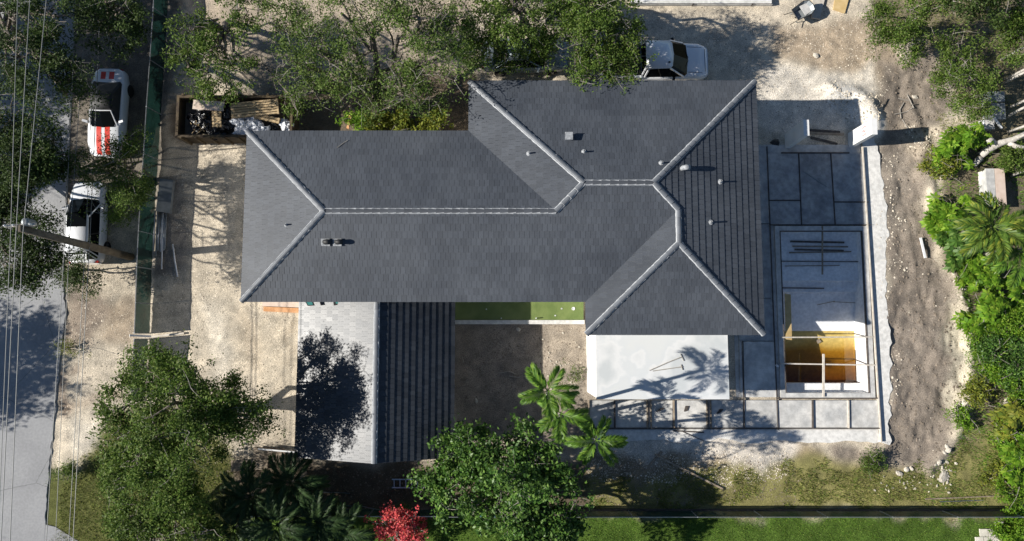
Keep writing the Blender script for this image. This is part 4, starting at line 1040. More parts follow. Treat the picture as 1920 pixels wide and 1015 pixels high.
# white crossover
p = W(163, 417, .7)
su = thing('white_car', 'white five-door car with dark panoramic roof parked beside the leaning pole', 'car', (p.x, p.y, gz(p.x, p.y)), R(91))
tabs = [(-2.2, .70, .35, .65, .95), (-2.0, .86, .30, .72, 1.02), (-1.2, .91, .28, .80, 1.04), (.6, .91, .28, .80, 1.02), (1.3, .90, .28, .76, .98), (1.9, .84, .30, .68, .84), (2.18, .62, .35, .6, .66)]
hull(tabs, -2.2, 2.18).build('body', M['car_white'], su, True, True)
cabin(su, (-2.02, 1.25), (-1.72, .35), .99, 1.55, .84, .63, M['car_white'], M['glass'], M['car_white'])
MB().box((-.0, 0, 1.595), (.75, 1.0, .03)).build('sunroof', M['glass'], su, False, True)
MB().box((-1.93, 0, 1.50), (.28, 1.1, .04)).build('spoiler', M['car_white'], su, False, True)
for s_ in (1, -1):
    for x in (1.35, -1.32): wheel(su, x, s_ * .82, .34)
    MB().box((-2.1, s_ * .66, .85), (.12, .28, .14), s_ * .4).build('taillight', M['lamp_red'], su, False, True)
    MB().box((1.98, s_ * .60, .70), (.22, .24, .1), -s_ * .5).build('headlight', M['lamp_clear'], su, False, True)
mirrors(su, .75, .86, 1.0, M['car_white'])

# convertible with stripes
p = W(203, 212, .6)
cv = thing('convertible_car', 'white convertible with two red stripes and black soft top', 'car', (p.x, p.y, gz(p.x, p.y)), R(-91.5))
tabc = [(-2.38, .62, .38, .62, .86), (-2.2, .82, .32, .72, .97), (-1.5, .94, .28, .78, 1.0), (0, .92, .26, .76, .96), (.9, .94, .26, .76, .98), (1.6, .94, .28, .70, .90), (2.15, .84, .30, .60, .78), (2.38, .62, .36, .54, .62)]
hull(tabc, -2.38, 2.38, 40).build('body', M['car_white'], cv, True, True)
for nm, xa, xb in (('hood_stripe', .78, 2.36), ('trunk_stripe', -2.36, -1.75)):
    for s_ in (1, -1):
        mm = MB(); n = 14
        for i in range(n + 1):
            x = xa + (xb - xa) * i / n; b = len(mm.v)
            for y in (s_ * .09, s_ * .22, s_ * .36): mm.v.append((x, y, top_z(tabc, x, y) + .006))
            if i:
                for j in range(2): mm.f.append((b - 3 + j, b + j, b + j + 1, b - 3 + j + 1))
        mm.build(nm, M['red'], cv, False, True)
lo, hi = cabin(cv, (-1.65, .85), (-.95, .05), .97, 1.36, .80, .60, M['car_black'], M['car_black'], None)
ws = MB().add([(.86, .62, .985), (.93, 0, .99), (.86, -.62, .985), (.12, -.52, 1.375), (.14, 0, 1.40), (.12, .52, 1.375)], [(0, 1, 4, 5), (1, 2, 3, 4)])
ws.build('windshield_glass', M['glass'], cv, False, True)
MB().tube([(.78, .72, .97), (.10, .56, 1.385), (.12, 0, 1.415), (.10, -.56, 1.385), (.78, -.72, .97)], .035, 6).build('windshield_frame', M['car_white'], cv, False, True)
MB().bar((-2.2, -.45, 1.03), (-2.2, .45, 1.03), .1, .05).build('spoiler', M['car_white'], cv, False, True)
for s_ in (1, -1):
    for x in (1.42, -1.35): wheel(cv, x, s_ * .84, .34)
    MB().box((-2.33, s_ * .52, .78), (.08, .3, .14)).build('taillight', M['lamp_red'], cv, False, True)
    MB().box((2.16, s_ * .62, .66), (.2, .26, .1), -s_ * .45).build('headlight', M['lamp_clear'], cv, False, True)
mirrors(cv, .62, .86, 1.0, M['car_white'])

# silver sedan under the oak
p = W(985, 103, .7)
se = thing('silver_sedan', 'grey green sedan hidden under the oak branches behind the pickup', 'car', (p.x, p.y, gz(p.x, p.y)), R(1))
tabd = [(-2.4, .66, .36, .62, .84), (-2.1, .84, .30, .70, .95), (-1.0, .91, .28, .76, .98), (.8, .91, .28, .76, .96), (1.7, .88, .28, .70, .86), (2.2, .78, .30, .62, .72), (2.36, .58, .36, .56, .62)]
hull(tabd, -2.4, 2.36).build('body', M['car_silver'], se, True, True)
cabin(se, (-1.75, 1.2), (-1.05, .25), .95, 1.42, .82, .60, M['car_silver'], M['glass'], M['car_silver'])
for s_ in (1, -1):
    for x in (1.4, -1.38): wheel(se, x, s_ * .82, .33)
    MB().box((2.12, s_ * .58, .66), (.2, .24, .1), -s_ * .45).build('headlight', M['lamp_clear'], se, False, True)
    MB().box((-2.32, s_ * .58, .74), (.1, .26, .12)).build('taillight', M['lamp_red'], se, False, True)
mirrors(se, .7, .86, .98, M['car_silver'])

# ------------------------------------------------------------------ fences
def screen_fence(label, path, h, lean, name='screen_fence', close=.0, z0=0.0):
    """path in metres; lean = (dx,dy) of the top"""
    t = thing(name, label, 'fence', (path[0][0], path[0][1], z0))
    lv = Vector((lean[0], lean[1], h))
    for i, p in enumerate(path):
        b = Vector((p[0], p[1], z0)); MB().tube([b - lv * .05, b + lv * 1.02], .03, 6).build('post', M['grey_metal'], t)
    for a, b in zip(path[:-1], path[1:]):
        a = Vector((a[0], a[1], z0)); b = Vector((b[0], b[1], z0)); n = max(3, int((b - a).length / .25)); mm = MB()
        nrm = (b - a).cross(Vector((0, 0, 1))).normalized()
        rows = 5
        for i in range(n + 1):
            for j in range(rows + 1):
                s_ = i / n; q = j / rows
                w = .05 * math.sin(math.pi * s_) * math.sin(math.pi * q) * math.sin(a.x * 3 + a.y + i * .9 + j) + .012 * math.sin(i * 2.1 + j * 1.7)
                mm.v.append(tuple(a + (b - a) * s_ + lv * (.02 + .97 * q) + nrm * w))
        for i in range(n):
            for j in range(rows):
                k = i * (rows + 1) + j; mm.f.append((k, k + rows + 1, k + rows + 2, k + 1))
        mm.build('screen_panel', M['screen'], t)
        MB().tube([a + lv, b + lv], .022, 6).build('top_rail', M['steel'], t)
    return t
fpth = [(318, -60), (314, 35), (308, 130), (302, 215), (297, 300), (292, 370), (288, 440), (285, 505), (283, 570), (281, 625)]
screen_fence('long green screen fence leaning along the road verge', [W2(*p) for p in fpth], 1.3, (-.12, 0))
screen_fence('short green gate panel past the gap, half hidden by the leafy tree', [W2(*p) for p in ((278, 636), (275, 690), (272, 745))], 1.3, (-.05, 0), 'screen_gate')
timber('gate_rail', 'white rail bridging the gap between fence and gate panel', 'rail', (243, 629), (283, 631), .10, .06, 'pvc', 1.25, .55)
timber('batten', 'whitewashed batten on the ground inside the fence gap', 'batten', (283, 632), (345, 625), .10, .06, 'wood_pale', .05)
yb = W2(1300, 970, 1.45)[1]
xs = [W2(x, 970, 1.45)[0] for x in range(820, 1921, 122)]
sf = screen_fence('dark green boundary fence between rough grass and lawn', [(x, yb) for x in xs], 1.45, (0, 0), 'boundary_fence')
MB().box(((xs[0] + xs[-1]) / 2, yb + .02, .1), (xs[-1] - xs[0], .08, .24)).build('base_board', M['wood_dark'], sf)
xs2 = [W2(x, 968, 1.45)[0] for x in range(430, 821, 130)]
screen_fence('shaded green fence behind the red bush and dark palms', [(x, yb + .03) for x in xs2], 1.45, (0, 0), 'boundary_fence')

# ------------------------------------------------------------------ utility pole and wires
pb = W(245, 482, 0)
up_ = thing('utility_pole', 'tall brown wooden utility pole with crossarm and transformer', 'pole', (pb.x, pb.y, 0))
top_ = W(36, 428, 8.5); top_ = Vector((top_.x, top_.y, 8.5))
def polep(t): return pb + (top_ - pb) * t
MB().tube([polep(-.02), polep(.5), polep(1.0)], [.20, .175, .15], 14).build('shaft', M['pole_wood'], up_, True)
cdir = Vector((1, .06, 0)); ca = polep(.975)
MB().bar(ca - cdir * .75 + Vector((0, .16, 0)), ca + cdir * .55 + Vector((0, .16, 0)), .10, .12).build('crossarm', M['wood_pale'], up_)
for k in (-.65, -.3, .4):
    MB().lathe(ca + cdir * k + Vector((0, .16, .06)), [(.02, 0), (.05, .02), (.03, .08), (.055, .1), (.02, .16)], 10).build('insulator', M['pvc'], up_, True)
MB().lathe(ca + Vector((.18, .28, -.35)), [(.16, 0), (.17, .05), (.17, .5), (.12, .56)], 14).build('transformer', M['grey_metal'], up_, True)
for k in (.40, .55, .62): MB().box(polep(k) + Vector((-.2, 0, 0)), (.12, .1, .12)).build('cable_clamp', M['grey_metal'], up_)
wl_ = [((33, 20, -4), 8.62, .014), ((56, 30, 2), 8.62, .016), ((87, 43, 19), 8.62, .016), ((143, 122, 87), 5.4, .014), ((163, 131, 104), 5.1, .012), ((181, 161, 129), 4.1, .013), ((189, 169, 137), 3.9, .016)]
for i, (xs_, zz, r_) in enumerate(wl_):
    P0 = [W(xs_[0], 0, zz), W(xs_[1], 440, zz), W(xs_[2], 1015, zz)]
    a = P0[1] + (P0[0] - P0[1]) * 3.2; b = P0[1] + (P0[2] - P0[1]) * 3.2
    tag(MB().tube([a, P0[0], P0[1], P0[2], b], r_, 5).build('power_line', M['wire']),
        ('outer high power line over the road', 'middle high power line over the road', 'high power line meeting the pole top', 'upper grey cable attached halfway up the pole', 'thin cable just below the upper one on the pole', 'thin low cable over the parked cars', 'thick low cable over the parked cars')[i], 'cable')
# ------------------------------------------------------------------ vegetation
def leaves(C, n, sp, size, asp=.42, upb=.7, flat=.7):
    """n leaves round each centre of C: returns verts, quads (one diamond leaf each)"""
    k = len(C) * n
    c = np.repeat(C, n, 0) + rng.normal(0, 1, (k, 3)) * np.array([sp, sp, sp * flat])
    nr = rng.normal(0, 1, (k, 3)); nr[:, 2] = abs(nr[:, 2]) + upb; nr /= np.linalg.norm(nr, axis=1, keepdims=True)
    d = rng.normal(0, 1, (k, 3)); d -= nr * (d * nr).sum(1, keepdims=True); d /= np.linalg.norm(d, axis=1, keepdims=True)
    s = np.cross(nr, d); L = size * rng.uniform(.65, 1.35, (k, 1))
    droop = nr * L * -.12
    V = np.stack([c - d * L * .5, c + s * L * asp * .5 + nr * L * .06, c + d * L * .5 + droop, c - s * L * asp * .5 + nr * L * .06], 1).reshape(-1, 3)
    return V, np.arange(4 * k).reshape(-1, 4)
def star_leaves(C, size, nf=7, w=.22):
    """palmate leaves, one star of lobes at each centre"""
    k = len(C); V = []; 
    az = rng.uniform(0, 6.28, (k, 1)) + np.arange(nf) * 2 * math.pi / nf
    tilt = rng.normal(0, .35, (k, 2))
    L = size * rng.uniform(.6, 1.25, (k, 1)) * rng.uniform(.8, 1.1, (k, nf))
    dx, dy = np.cos(az), np.sin(az)
    def pt(r, o):
        x = dx * r - dy * o; y = dy * r + dx * o; zz = x * tilt[:, :1] + y * tilt[:, 1:] - .35 * (r * r) / size + 0 * o
        return np.stack([C[:, None, 0] + x, C[:, None, 1] + y, C[:, None, 2] + zz], -1)
    a = pt(L * .04, 0 * L); b = pt(L * .55, L * w); c = pt(L, 0 * L); d = pt(L * .55, -L * w)
    V = np.stack([a, b, c, d], 2).reshape(-1, 3)
    return V, np.arange(len(V)).reshape(-1, 4)
def rnd_in(c, r, n, shell=0.0):
    v = rng.normal(0, 1, (n, 3)); v /= np.linalg.norm(v, axis=1, keepdims=True)
    rad = (shell + (1 - shell) * rng.random((n, 1))) ** (1 / 2.2)
    return np.array(c) + v * rad * np.array(r)
def branch(mb, a, b, r0, r1, wob=.12, n=4, sides=6):
    a = Vector(a); b = Vector(b); L = (b - a).length; pts = []
    for i in range(n + 1):
        t = i / n; p = a + (b - a) * t
        if 0 < i < n: p += Vector((random.gauss(0, 1), random.gauss(0, 1), random.gauss(0, .6))) * wob * L * .35
        p.z += math.sin(math.pi * t) * L * .06
        pts.append(p)
    mb.tube(pts, [r0 + (r1 - r0) * i / n for i in range(n + 1)], sides, False)
    return pts
def tree(name, label, base, blobs, lm='leaf_oak', ncl=60, nl=22, size=.13, sp=.30, bark='bark', trunk_r=.2, fork=.3, group=None, cat='tree', twigs=6, asp=.42, star=0.0, upb=.7, base_world=None, clump=3.2):
    """base px on the ground; blobs = (px,py,z,radius,[z-radius]); ncl leaf clusters per m2 of blob"""
    b0 = Vector(base_world) if base_world else W(*base, 0); b0.z = gz(b0.x, b0.y)
    BL = []
    for bl in blobs:
        c = Vector(bl[:3]) if base_world else W(bl[0], bl[1], bl[2]); BL.append((c, bl[3], bl[4] if len(bl) > 4 else bl[3] * .6))
    t = thing(name, label, cat, b0, 0, group)
    mean = sum((c for c, _, _ in BL), Vector((0, 0, 0))) / len(BL); zf = max(.25, mean.z * fork)
    fk = Vector((b0.x + (mean.x - b0.x) * .25, b0.y + (mean.y - b0.y) * .25, b0.z + zf))
    tm_ = MB(); branch(tm_, b0 + Vector((0, 0, -.1)), fk, trunk_r * 1.15, trunk_r * .85, .06, 4, 9)
    bm_ = MB(); tw = MB(); Cs = []
    for c, r, rz_ in BL:
        lim = branch(bm_, fk, c, trunk_r * .62, trunk_r * .2, .16, 6, 7)
        nsub = max(4, int(5 * r))
        for e_ in rnd_in(c, (r, r, rz_), nsub, .35):
            s_ = random.choice(lim[3:]); pts = branch(bm_, s_, e_, trunk_r * .2, .012, .2, 4, 5)
            for q in range(twigs):
                p0 = random.choice(pts[2:]); p1 = p0 + Vector((random.gauss(0, 1), random.gauss(0, 1), random.gauss(.2, .5))) * .38
                branch(tw, p0, p1, .014, .005, .15, 2, 4); Cs.append(np.array([p1]))
        nc = max(3, int(clump * r * r * 1.7)); cen = rnd_in(c, (r, r, rz_), nc, .15)
        per = max(2, int(ncl * r * r / nc))
        for q in cen:
            rc_ = rng.uniform(.22, .46); Cs.append(rnd_in(q, (rc_ * rng.uniform(.8, 1.5), rc_ * rng.uniform(.8, 1.5), rc_ * .6), per, .1))
    tm_.build('trunk', M[bark], t, True); bm_.build('branches', M[bark], t, True)
    if tw.f: tag(tw.build('twigs', M['twig'], t), kind='stuff')
    Cs = np.vstack(Cs); Cs = Cs[Cs[:, 2] > .15]
    if star: V, Fq = star_leaves(Cs, star)
    else: V, Fq = leaves(Cs, nl, sp * .62, size, asp, upb)
    V[:, 2] = np.maximum(V[:, 2], .03)
    tag(npmesh('crown', V, Fq, M[lm], t), kind='stuff')
    return t
# oak over the north side
tree('oak_tree', 'large sparse oak with forked trunk spreading over the north yard', (712, 218),
     [(545, 40, 5.2, 1.7, .9), (600, 95, 5.6, 1.7, .9), (545, 115, 4.4, 1.1, .8), (590, 170, 4.4, 1.1, .8), (640, 25, 6.5, 1.7, .9), (655, 150, 5.0, 1.2, .8), (716, -25, 7.2, 1.3, .8), (750, 150, 5.6, 1.0, .7), (790, 35, 6.6, 1.8, .9), (820, 105, 6.0, 1.6, .9), (790, 170, 5.0, 1.3, .8), (845, 45, 5.4, 1.5, .8), (700, 185, 4.4, .9, .6)],
     'leaf_oak_dry', 26, 20, .12, .30, 'bark', .31, .28, twigs=7, clump=2.2)
tree('oak_tree', 'dense green oak overhanging the grey sedan', (965, -25),
     [(905, 25, 5.0, 1.7, .8), (960, 20, 5.5, 1.6, .8), (1010, 40, 5.0, 1.4, .8), (915, 80, 4.2, 1.1, .6), (985, 88, 4.0, 1.0, .5), (1035, 90, 3.8, .8, .5), (870, 110, 3.8, .9, .5), (950, 105, 3.4, .8, .4), (1010, 108, 3.2, .7, .4), (1060, 15, 5, 1.2, .7)],
     'leaf_oak', 48, 20, .125, .26, 'bark', .2, .3, twigs=4)
tree('oak_tree', 'leafy oak whose boughs hang over the pickup bed', (1085, -20),
     [(1100, 25, 5.4, 1.6, .8), (1140, 10, 5.2, 1.4, .8), (1095, 75, 5.0, 1.4, .8), (1125, 120, 4.4, 1.15, .6), (1150, 85, 4.6, 1.2, .7), (1170, 105, 4.2, .8, .5), (1185, 60, 4.8, .8, .5), (1105, 140, 4.6, .7, .4), (1180, 140, 4.3, .6, .35)],
     'leaf_oak', 56, 21, .125, .25, 'bark', .2, .3, twigs=4)
tree('oak_tree', 'green oak reaching over the rubbish container', (425, 40),
     [(360, 55, 4.8, 1.1, .6), (400, 95, 5.0, 1.1, .7), (355, 125, 4.4, 1.0, .6), (440, 130, 4.4, .9, .6), (375, 170, 3.8, 1.0, .5), (425, 165, 3.6, .6, .4), (460, 15, 5.4, 1.3, .7), (552, 200, 3.6, .6, .4)],
     'leaf_oak', 52, 20, .125, .24, 'bark', .16, .3, twigs=3)
# street trees
tree('street_tree', 'dark street tree leaning over the road beside the pole', (-60, 330),
     [(45, 265, 6.0, 1.6, .8), (20, 200, 6.2, 1.5, .8), (75, 315, 5.6, 1.2, .7), (20, 380, 5.8, 1.7, .8), (65, 430, 5.4, 1.2, .7), (20, 490, 5.4, 1.5, .8), (60, 510, 5.0, .9, .5), (120, 290, 5.0, 1.0, .5), (100, 480, 4.8, .9, .5), (-20, 300, 6, 2, 1), (30, 330, 6.2, 1.3, .8), (-10, 420, 6, 1.5, .8)],
     'leaf_street', 80, 20, .13, .36, 'bark', .12, .3, twigs=3)
tree('street_tree', 'street tree with crown over the road, north of the striped convertible', (-20, 40),
     [(30, 40, 6.4, 2.0, 1), (40, 110, 6.0, 1.8, .9), (110, 30, 6.2, 1.5, .8), (130, 150, 5.2, 1.2, .6), (150, 185, 4.9, .9, .5), (90, 110, 5.6, 1.0, .6)],
     'leaf_street', 42, 20, .13, .28, 'bark', .22, .3, twigs=3)
tree('street_tree', 'street tree on the verge above the fence corner', (230, 20),
     [(225, 20, 5.5, 1.5, .8), (205, 65, 5.0, 1.2, .6), (250, 50, 4.6, 1.0, .6), (180, 30, 5.6, 1.0, .6)],
     'leaf_street', 42, 20, .13, .26, 'bark', .15, .3, twigs=3)
tree('feathery_tree', 'yellow green feathery tree between the two parked white cars', (262, 335),
     [(225, 285, 4.4, .9, .6), (205, 325, 4.6, .9, .6), (225, 365, 4.4, 1.1, .6), (215, 395, 4.0, .7, .5), (255, 275, 3.8, .7, .4), (255, 350, 3.6, .8, .5), (165, 310, 4.6, .9, .5), (245, 385, 3.6, .6, .4)],
     'leaf_oak', 70, 26, .09, .22, 'bark', .12, .3, twigs=4)
tree('verge_shrub', 'leafy low tree at the asphalt edge below the white car', (140, 505),
     [(140, 500, 2.2, .9, .6), (165, 530, 1.6, .6, .5), (128, 520, 1.8, .7, .5)], 'leaf_street', 60, 20, .11, .22, 'bark', .07, .3, twigs=6)
# trees across the road, outside the picture: their shade falls on the road
for i, (x, y, s_) in enumerate(((-32.5, 18.5, 3.2), (-31.4, 15.2, 2.6), (-36.6, -2.0, 2.6), (-38, -14.5, 2.6), (-36.5, 14.5, 2.6), (-36.3, 9.5, 2.4), (-29.5, 21.5, 2.6), (-22.5, 22.0, 2.6))):
    zz = 6.0
    tree('street_tree', 'street tree across the road whose shade falls on the asphalt', None, [(x, y, zz, s_, 1.3), (x + s_ * .6, y + s_ * .5, zz - .6, s_ * .7, 1), (x - s_ * .5, y - s_ * .6, zz - .3, s_ * .7, 1), (x + s_ * .5, y - s_ * .6, zz, s_ * .7, 1)],
         'leaf_street', 52, 16, .2, .36, 'bark', .13, .3, group='trees across the road', twigs=1, base_world=(x - 1.5, y, 0), clump=4.5)
# big tree at the lower left
tree('shade_tree', 'big dark green tree shading the garage roof', (395, 770),
     [(290, 700, 6.6, 1.6, 1.0), (240, 760, 6.2, 1.6, 1.0), (320, 760, 7.4, 1.9, 1.1), (390, 735, 6.6, 1.5, 1.0), (450, 760, 6.0, 1.3, .8), (280, 830, 6.6, 1.9, 1.1), (360, 820, 7.0, 1.6, 1.0), (420, 810, 5.6, 1.1, .7), (250, 880, 5.6, 1.4, .9), (310, 900, 6.0, 1.5, .9), (480, 775, 5.2, .7, .5)],
     'leaf_oak', 62, 24, .13, .27, 'bark', .26, .25, twigs=3)
tree('shade_tree', 'green tree at the road corner with its crown over the verge grass', (250, 985),
     [(215, 900, 3.4, .9, .7), (265, 950, 4.4, 1.6, .9), (225, 990, 3.6, 1.0, .7), (330, 960, 4.8, 1.6, .9), (290, 1010, 4.4, 1.6, .9), (370, 1000, 4.4, 1.3, .8), (360, 920, 4.6, 1.0, .7)],
     'leaf_oak', 56, 22, .13, .27, 'bark', .2, .3, twigs=3)
# glossy tree at the bottom
tree('glossy_tree', 'dense glossy green tree by the boundary fence and small palms', (950, 930),
     [(860, 830, 3.8, 1.3, .8), (830, 880, 3.4, 1.3, .8), (910, 870, 4.2, 1.6, .9), (980, 840, 3.8, 1.3, .8), (1030, 865, 3.4, 1.2, .8), (870, 930, 4.0, 1.4, .8), (950, 930, 4.6, 1.6, .9), (1030, 925, 4.0, 1.4, .8), (980, 990, 4.6, 1.6, .9), (1050, 985, 4.2, 1.3, .8), (1020, 1040, 4.4, 1.5, .9), (985, 900, 8.0, 1.0, .6)],
     'leaf_gloss', 38, 20, .19, .28, 'bark', .22, .3, twigs=5, asp=.5)
# red bush
tree('red_bush', 'vivid red flowering bush in front of the shaded fence', (752, 985),
     [(750, 985, 1.7, 1.1, .7), (725, 980, 1.5, .7, .5), (775, 975, 1.6, .6, .5), (755, 1010, 1.7, .9, .6)],
     'flower_red', 42, 14, .13, .15, 'bark', .05, .3, cat='bush', twigs=4, asp=.7)
# top right
tree('young_tree', 'feathery light green tree at the top of the soil strip', (1700, 40),
     [(1655, 25, 2.8, 1.0, .7), (1690, 60, 3.0, 1.1, .7), (1720, 30, 3.2, 1.1, .7), (1700, 95, 2.2, .8, .5), (1650, 65, 2.2, .7, .5), (1760, 10, 3.4, 1.2, .7)], 'leaf_oak', 62, 20, .12, .25, 'bark', .1, .3, twigs=3)
tree('young_tree', 'light green bushy tree beside the grey pump unit', (1815, 160),
     [(1800, 110, 2.8, 1.0, .7), (1825, 150, 3.0, 1.1, .7), (1790, 160, 2.2, .8, .6), (1810, 200, 2.2, .9, .6), (1840, 190, 2.4, .7, .5), (1770, 130, 1.6, .7, .4), (1780, 85, 2.4, .7, .4)], 'leaf_oak', 58, 20, .12, .25, 'bark', .1, .3, twigs=3)
tree('young_tree', 'dark leafed tree at the corner behind the pale trunks', (1885, 20),
     [(1900, 20, 3.4, 1.2, .8), (1915, 80, 3.2, 1.0, .7), (1930, 40, 3.6, 1.3, .8), (1905, 60, 3.0, .8, .5)], 'leaf_oak', 52, 20, .12, .25, 'bark', .1, .3, twigs=6)
tree('dark_tree', 'shady tree between the light green trees', (1850, 20),
     [(1850, -20, 5.2, 1.7, .9), (1800, -30, 5.0, 1.5, .8), (1830, -60, 5.0, 1.6, .9)], 'leaf_street', 52, 20, .14, .28, 'bark', .14, .3, twigs=5)
# row of pale trunks along the right edge
for i, (x, y, hgt) in enumerate(((1878, 112, 4.5), (1884, 150, 4.6), (1880, 158, 5.0), (1890, 203, 4.8), (1884, 222, 4.6), (1890, 248, 4.7), (1893, 268, 5), (1896, 330, 4.6))):
    b0 = W(x, y, 0); t = thing('hedge_trunk', 'slender pale trunk of the tall hedge along the lot edge', 'tree', (b0.x, b0.y, 0), 0, 'pale hedge trunks')
    top = b0 + Vector((random.uniform(.1, .6), random.uniform(-.2, .3), hgt))
    mid_ = b0 + (top - b0) * .5 + Vector((random.uniform(-.25, .1), random.uniform(-.1, .15), 0))
    MB().tube([b0, b0 + (mid_ - b0) * .5 + Vector((-.05, 0, 0)), mid_, mid_ + (top - mid_) * .5, top], [.075, .07, .06, .05, .04], 8).build('trunk', M['bark_pale'], t, True)
    V, Fq = leaves(np.vstack([rnd_in(top + Vector((.3, 0, .1)), (.6, .6, .5), 34), rnd_in(b0 + (top - b0) * .6, (.5, .5, 1.0), 14)]), 12, .2, .16); npmesh('crown', V, Fq, M['leaf_gloss'], t)
# fallen pale forked trunk
t = thing('fallen_tree', 'thick pale forked trunk lying beside the concrete chest', 'tree', W(1842, 290, 0))
MB().tube([W(1838, 292, .15), W(1852, 281, .3), W(1875, 269, .45), W(1900, 262, .6), W(1925, 250, .9)], [.2, .21, .19, .16, .14], 10).build('main_stem', M['bark_pale'], t, True)
MB().tube([W(1866, 273, .4), W(1858, 262, .6), W(1853, 266, .8)], [.17, .14, .12], 8).build('stub', M['bark_pale'], t, True)
MB().tube([W(1885, 266, .5), W(1905, 275, .6), W(1928, 278, .8)], [.14, .12, .1], 8).build('limb', M['bark_pale'], t, True)
MB().tube([W(1825, 310, .1), W(1838, 297, .15)], [.16, .19], 8).build('butt', M['bark_pale'], t, True)
# bright shrubs on the right
def shrub(label, px, py, r, h, lm='leaf_bright', n=90, star=0.0, size=.13, nl=14):
    tree('papaya_shrub' if star else 'leafy_shrub', label, (px, py), [(px, py, h * .62, r, h * .45), (px + 12 * r, py - 8 * r, h * .5, r * .7, h * .35), (px - 10 * r, py + 9 * r, h * .5, r * .7, h * .35)], lm, n, nl, size, .17, 'bark', .04, .2, cat='shrub', twigs=1, star=star)
shrub('bright green palmate shrub at the soil edge below the pillar shadow', 1795, 285, 1.1, 1.6, n=100, star=.30)
shrub('olive green low shrub in front of the bright palmate one', 1765, 315, .85, 1.2, 'leaf_yellow', 110)
shrub('bright palmate shrub growing against the pale fallen trunk', 1822, 262, .7, 1.4, n=110, star=.28)
shrub('broad palmate shrub beside the white batten', 1785, 405, 1.0, 1.5, n=100, star=.34)
shrub('dark green shrub under the yellow palm', 1800, 455, 1.1, 1.6, 'leaf_gloss', 90, star=.32)
shrub('lime palmate shrub at the front of the palm', 1765, 430, .7, 1.2, n=110, star=.30)
shrub('bright fern-like shrub below the yellow palm', 1845, 530, 1.0, 1.5, n=110, star=.28)
shrub('lush palmate shrub by the tall ledge rock', 1850, 590, 1.1, 1.5, n=110, star=.28)
shrub('dense small-leaved green shrub along the ledge', 1870, 650, 1.3, 1.5, 'leaf_gloss', 100, size=.13, nl=16)
shrub('dense green shrub with small leaves next to pale sand', 1845, 690, 1.0, 1.2, 'leaf_bright', 80, size=.11, nl=16)
shrub('tall green shrub at the lot edge below the small-leaved ones', 1905, 690, 1.2, 1.8, 'leaf_gloss', 90, size=.14, nl=16)
shrub('yellowish low shrub at the ledge bottom', 1838, 735, .8, 1.0, 'leaf_yellow', 80)
shrub('yellow green spiky shrub beside the grey rock', 1895, 790, .9, 1.3, 'leaf_yellow', 90, star=.34)
shrub('small green shrub at the lower end of the soil', 1805, 785, .55, .8, 'leaf_bright', 100)
shrub('big bright shrub near the end of the grass strip', 1908, 860, 1.1, 1.5, 'leaf_bright', 90, star=.34)
shrub('leafy shrub between grass strip and yellow shrub', 1880, 815, .7, 1.0, 'leaf_bright', 90)
shrub('bright yellow green hedge bush at the lawn corner', 1898, 998, 1.1, 1.5, 'leaf_bright', 130, size=.14, nl=18)
shrub('brownish green bush left of the big bright shrub', 1868, 890, .7, .8, 'leaf_yellow', 60)
shrub('low rounded shrub at the boundary of soil and rough grass', 1636, 865, .65, .8, 'leaf_oak', 110, size=.09, nl=18)
shrub('tiny roadside shrub on the asphalt edge', 125, 652, .3, .5, 'leaf_yellow', 200, size=.08)
shrub('small verge bush at the grass corner by the road', 125, 885, .6, .7, 'leaf_oak', 110, size=.09)
shrub('yellow leaved croton bush against the north wall', 755, 232, .75, 1.3, 'leaf_yellow', 110, size=.2)
shrub('green croton bush against the north wall', 815, 230, .7, 1.3, 'leaf_yellow', 90, size=.16)
shrub('fresh green bush at the end of the croton row', 668, 228, .5, 1.1, 'leaf_bright', 110, size=.17)
shrub('low yellow green bush between crotons', 705, 236, .6, 1.0, 'leaf_yellow', 90, size=.18)
shrub('grey green weed in the sunlit courtyard corner', 1075, 700, .35, .4, 'leaf_oak', 120, size=.08)
shrub('leafy green shrub in the gap behind the concrete chest', 1900, 300, .9, 1.2, 'leaf_oak', 90)
shrub('bright shrub filling the edge between the two yellow palms', 1900, 560, 1.1, 1.4, 'leaf_bright', 100, star=.28)
shrub('dense bright shrub right behind the tall ledge rock', 1895, 620, 1.0, 1.5, 'leaf_bright', 100, size=.12, nl=16)
shrub('small-leaved bright shrub below the lush palmate one', 1855, 630, .9, 1.2, 'leaf_bright', 90, size=.11, nl=16)
shrub('leafy green shrub at the lot edge above the yellow spiky one', 1910, 745, 1.1, 1.4, 'leaf_bright', 100, size=.12, nl=16)
shrub('low bright shrub beside the brownish bush', 1905, 915, .9, 1.0, 'leaf_bright', 100, size=.12, nl=16)
shrub('low green growth at the foot of the lime shrub', 1830, 500, .9, 1.1, 'leaf_bright', 100, star=.26)
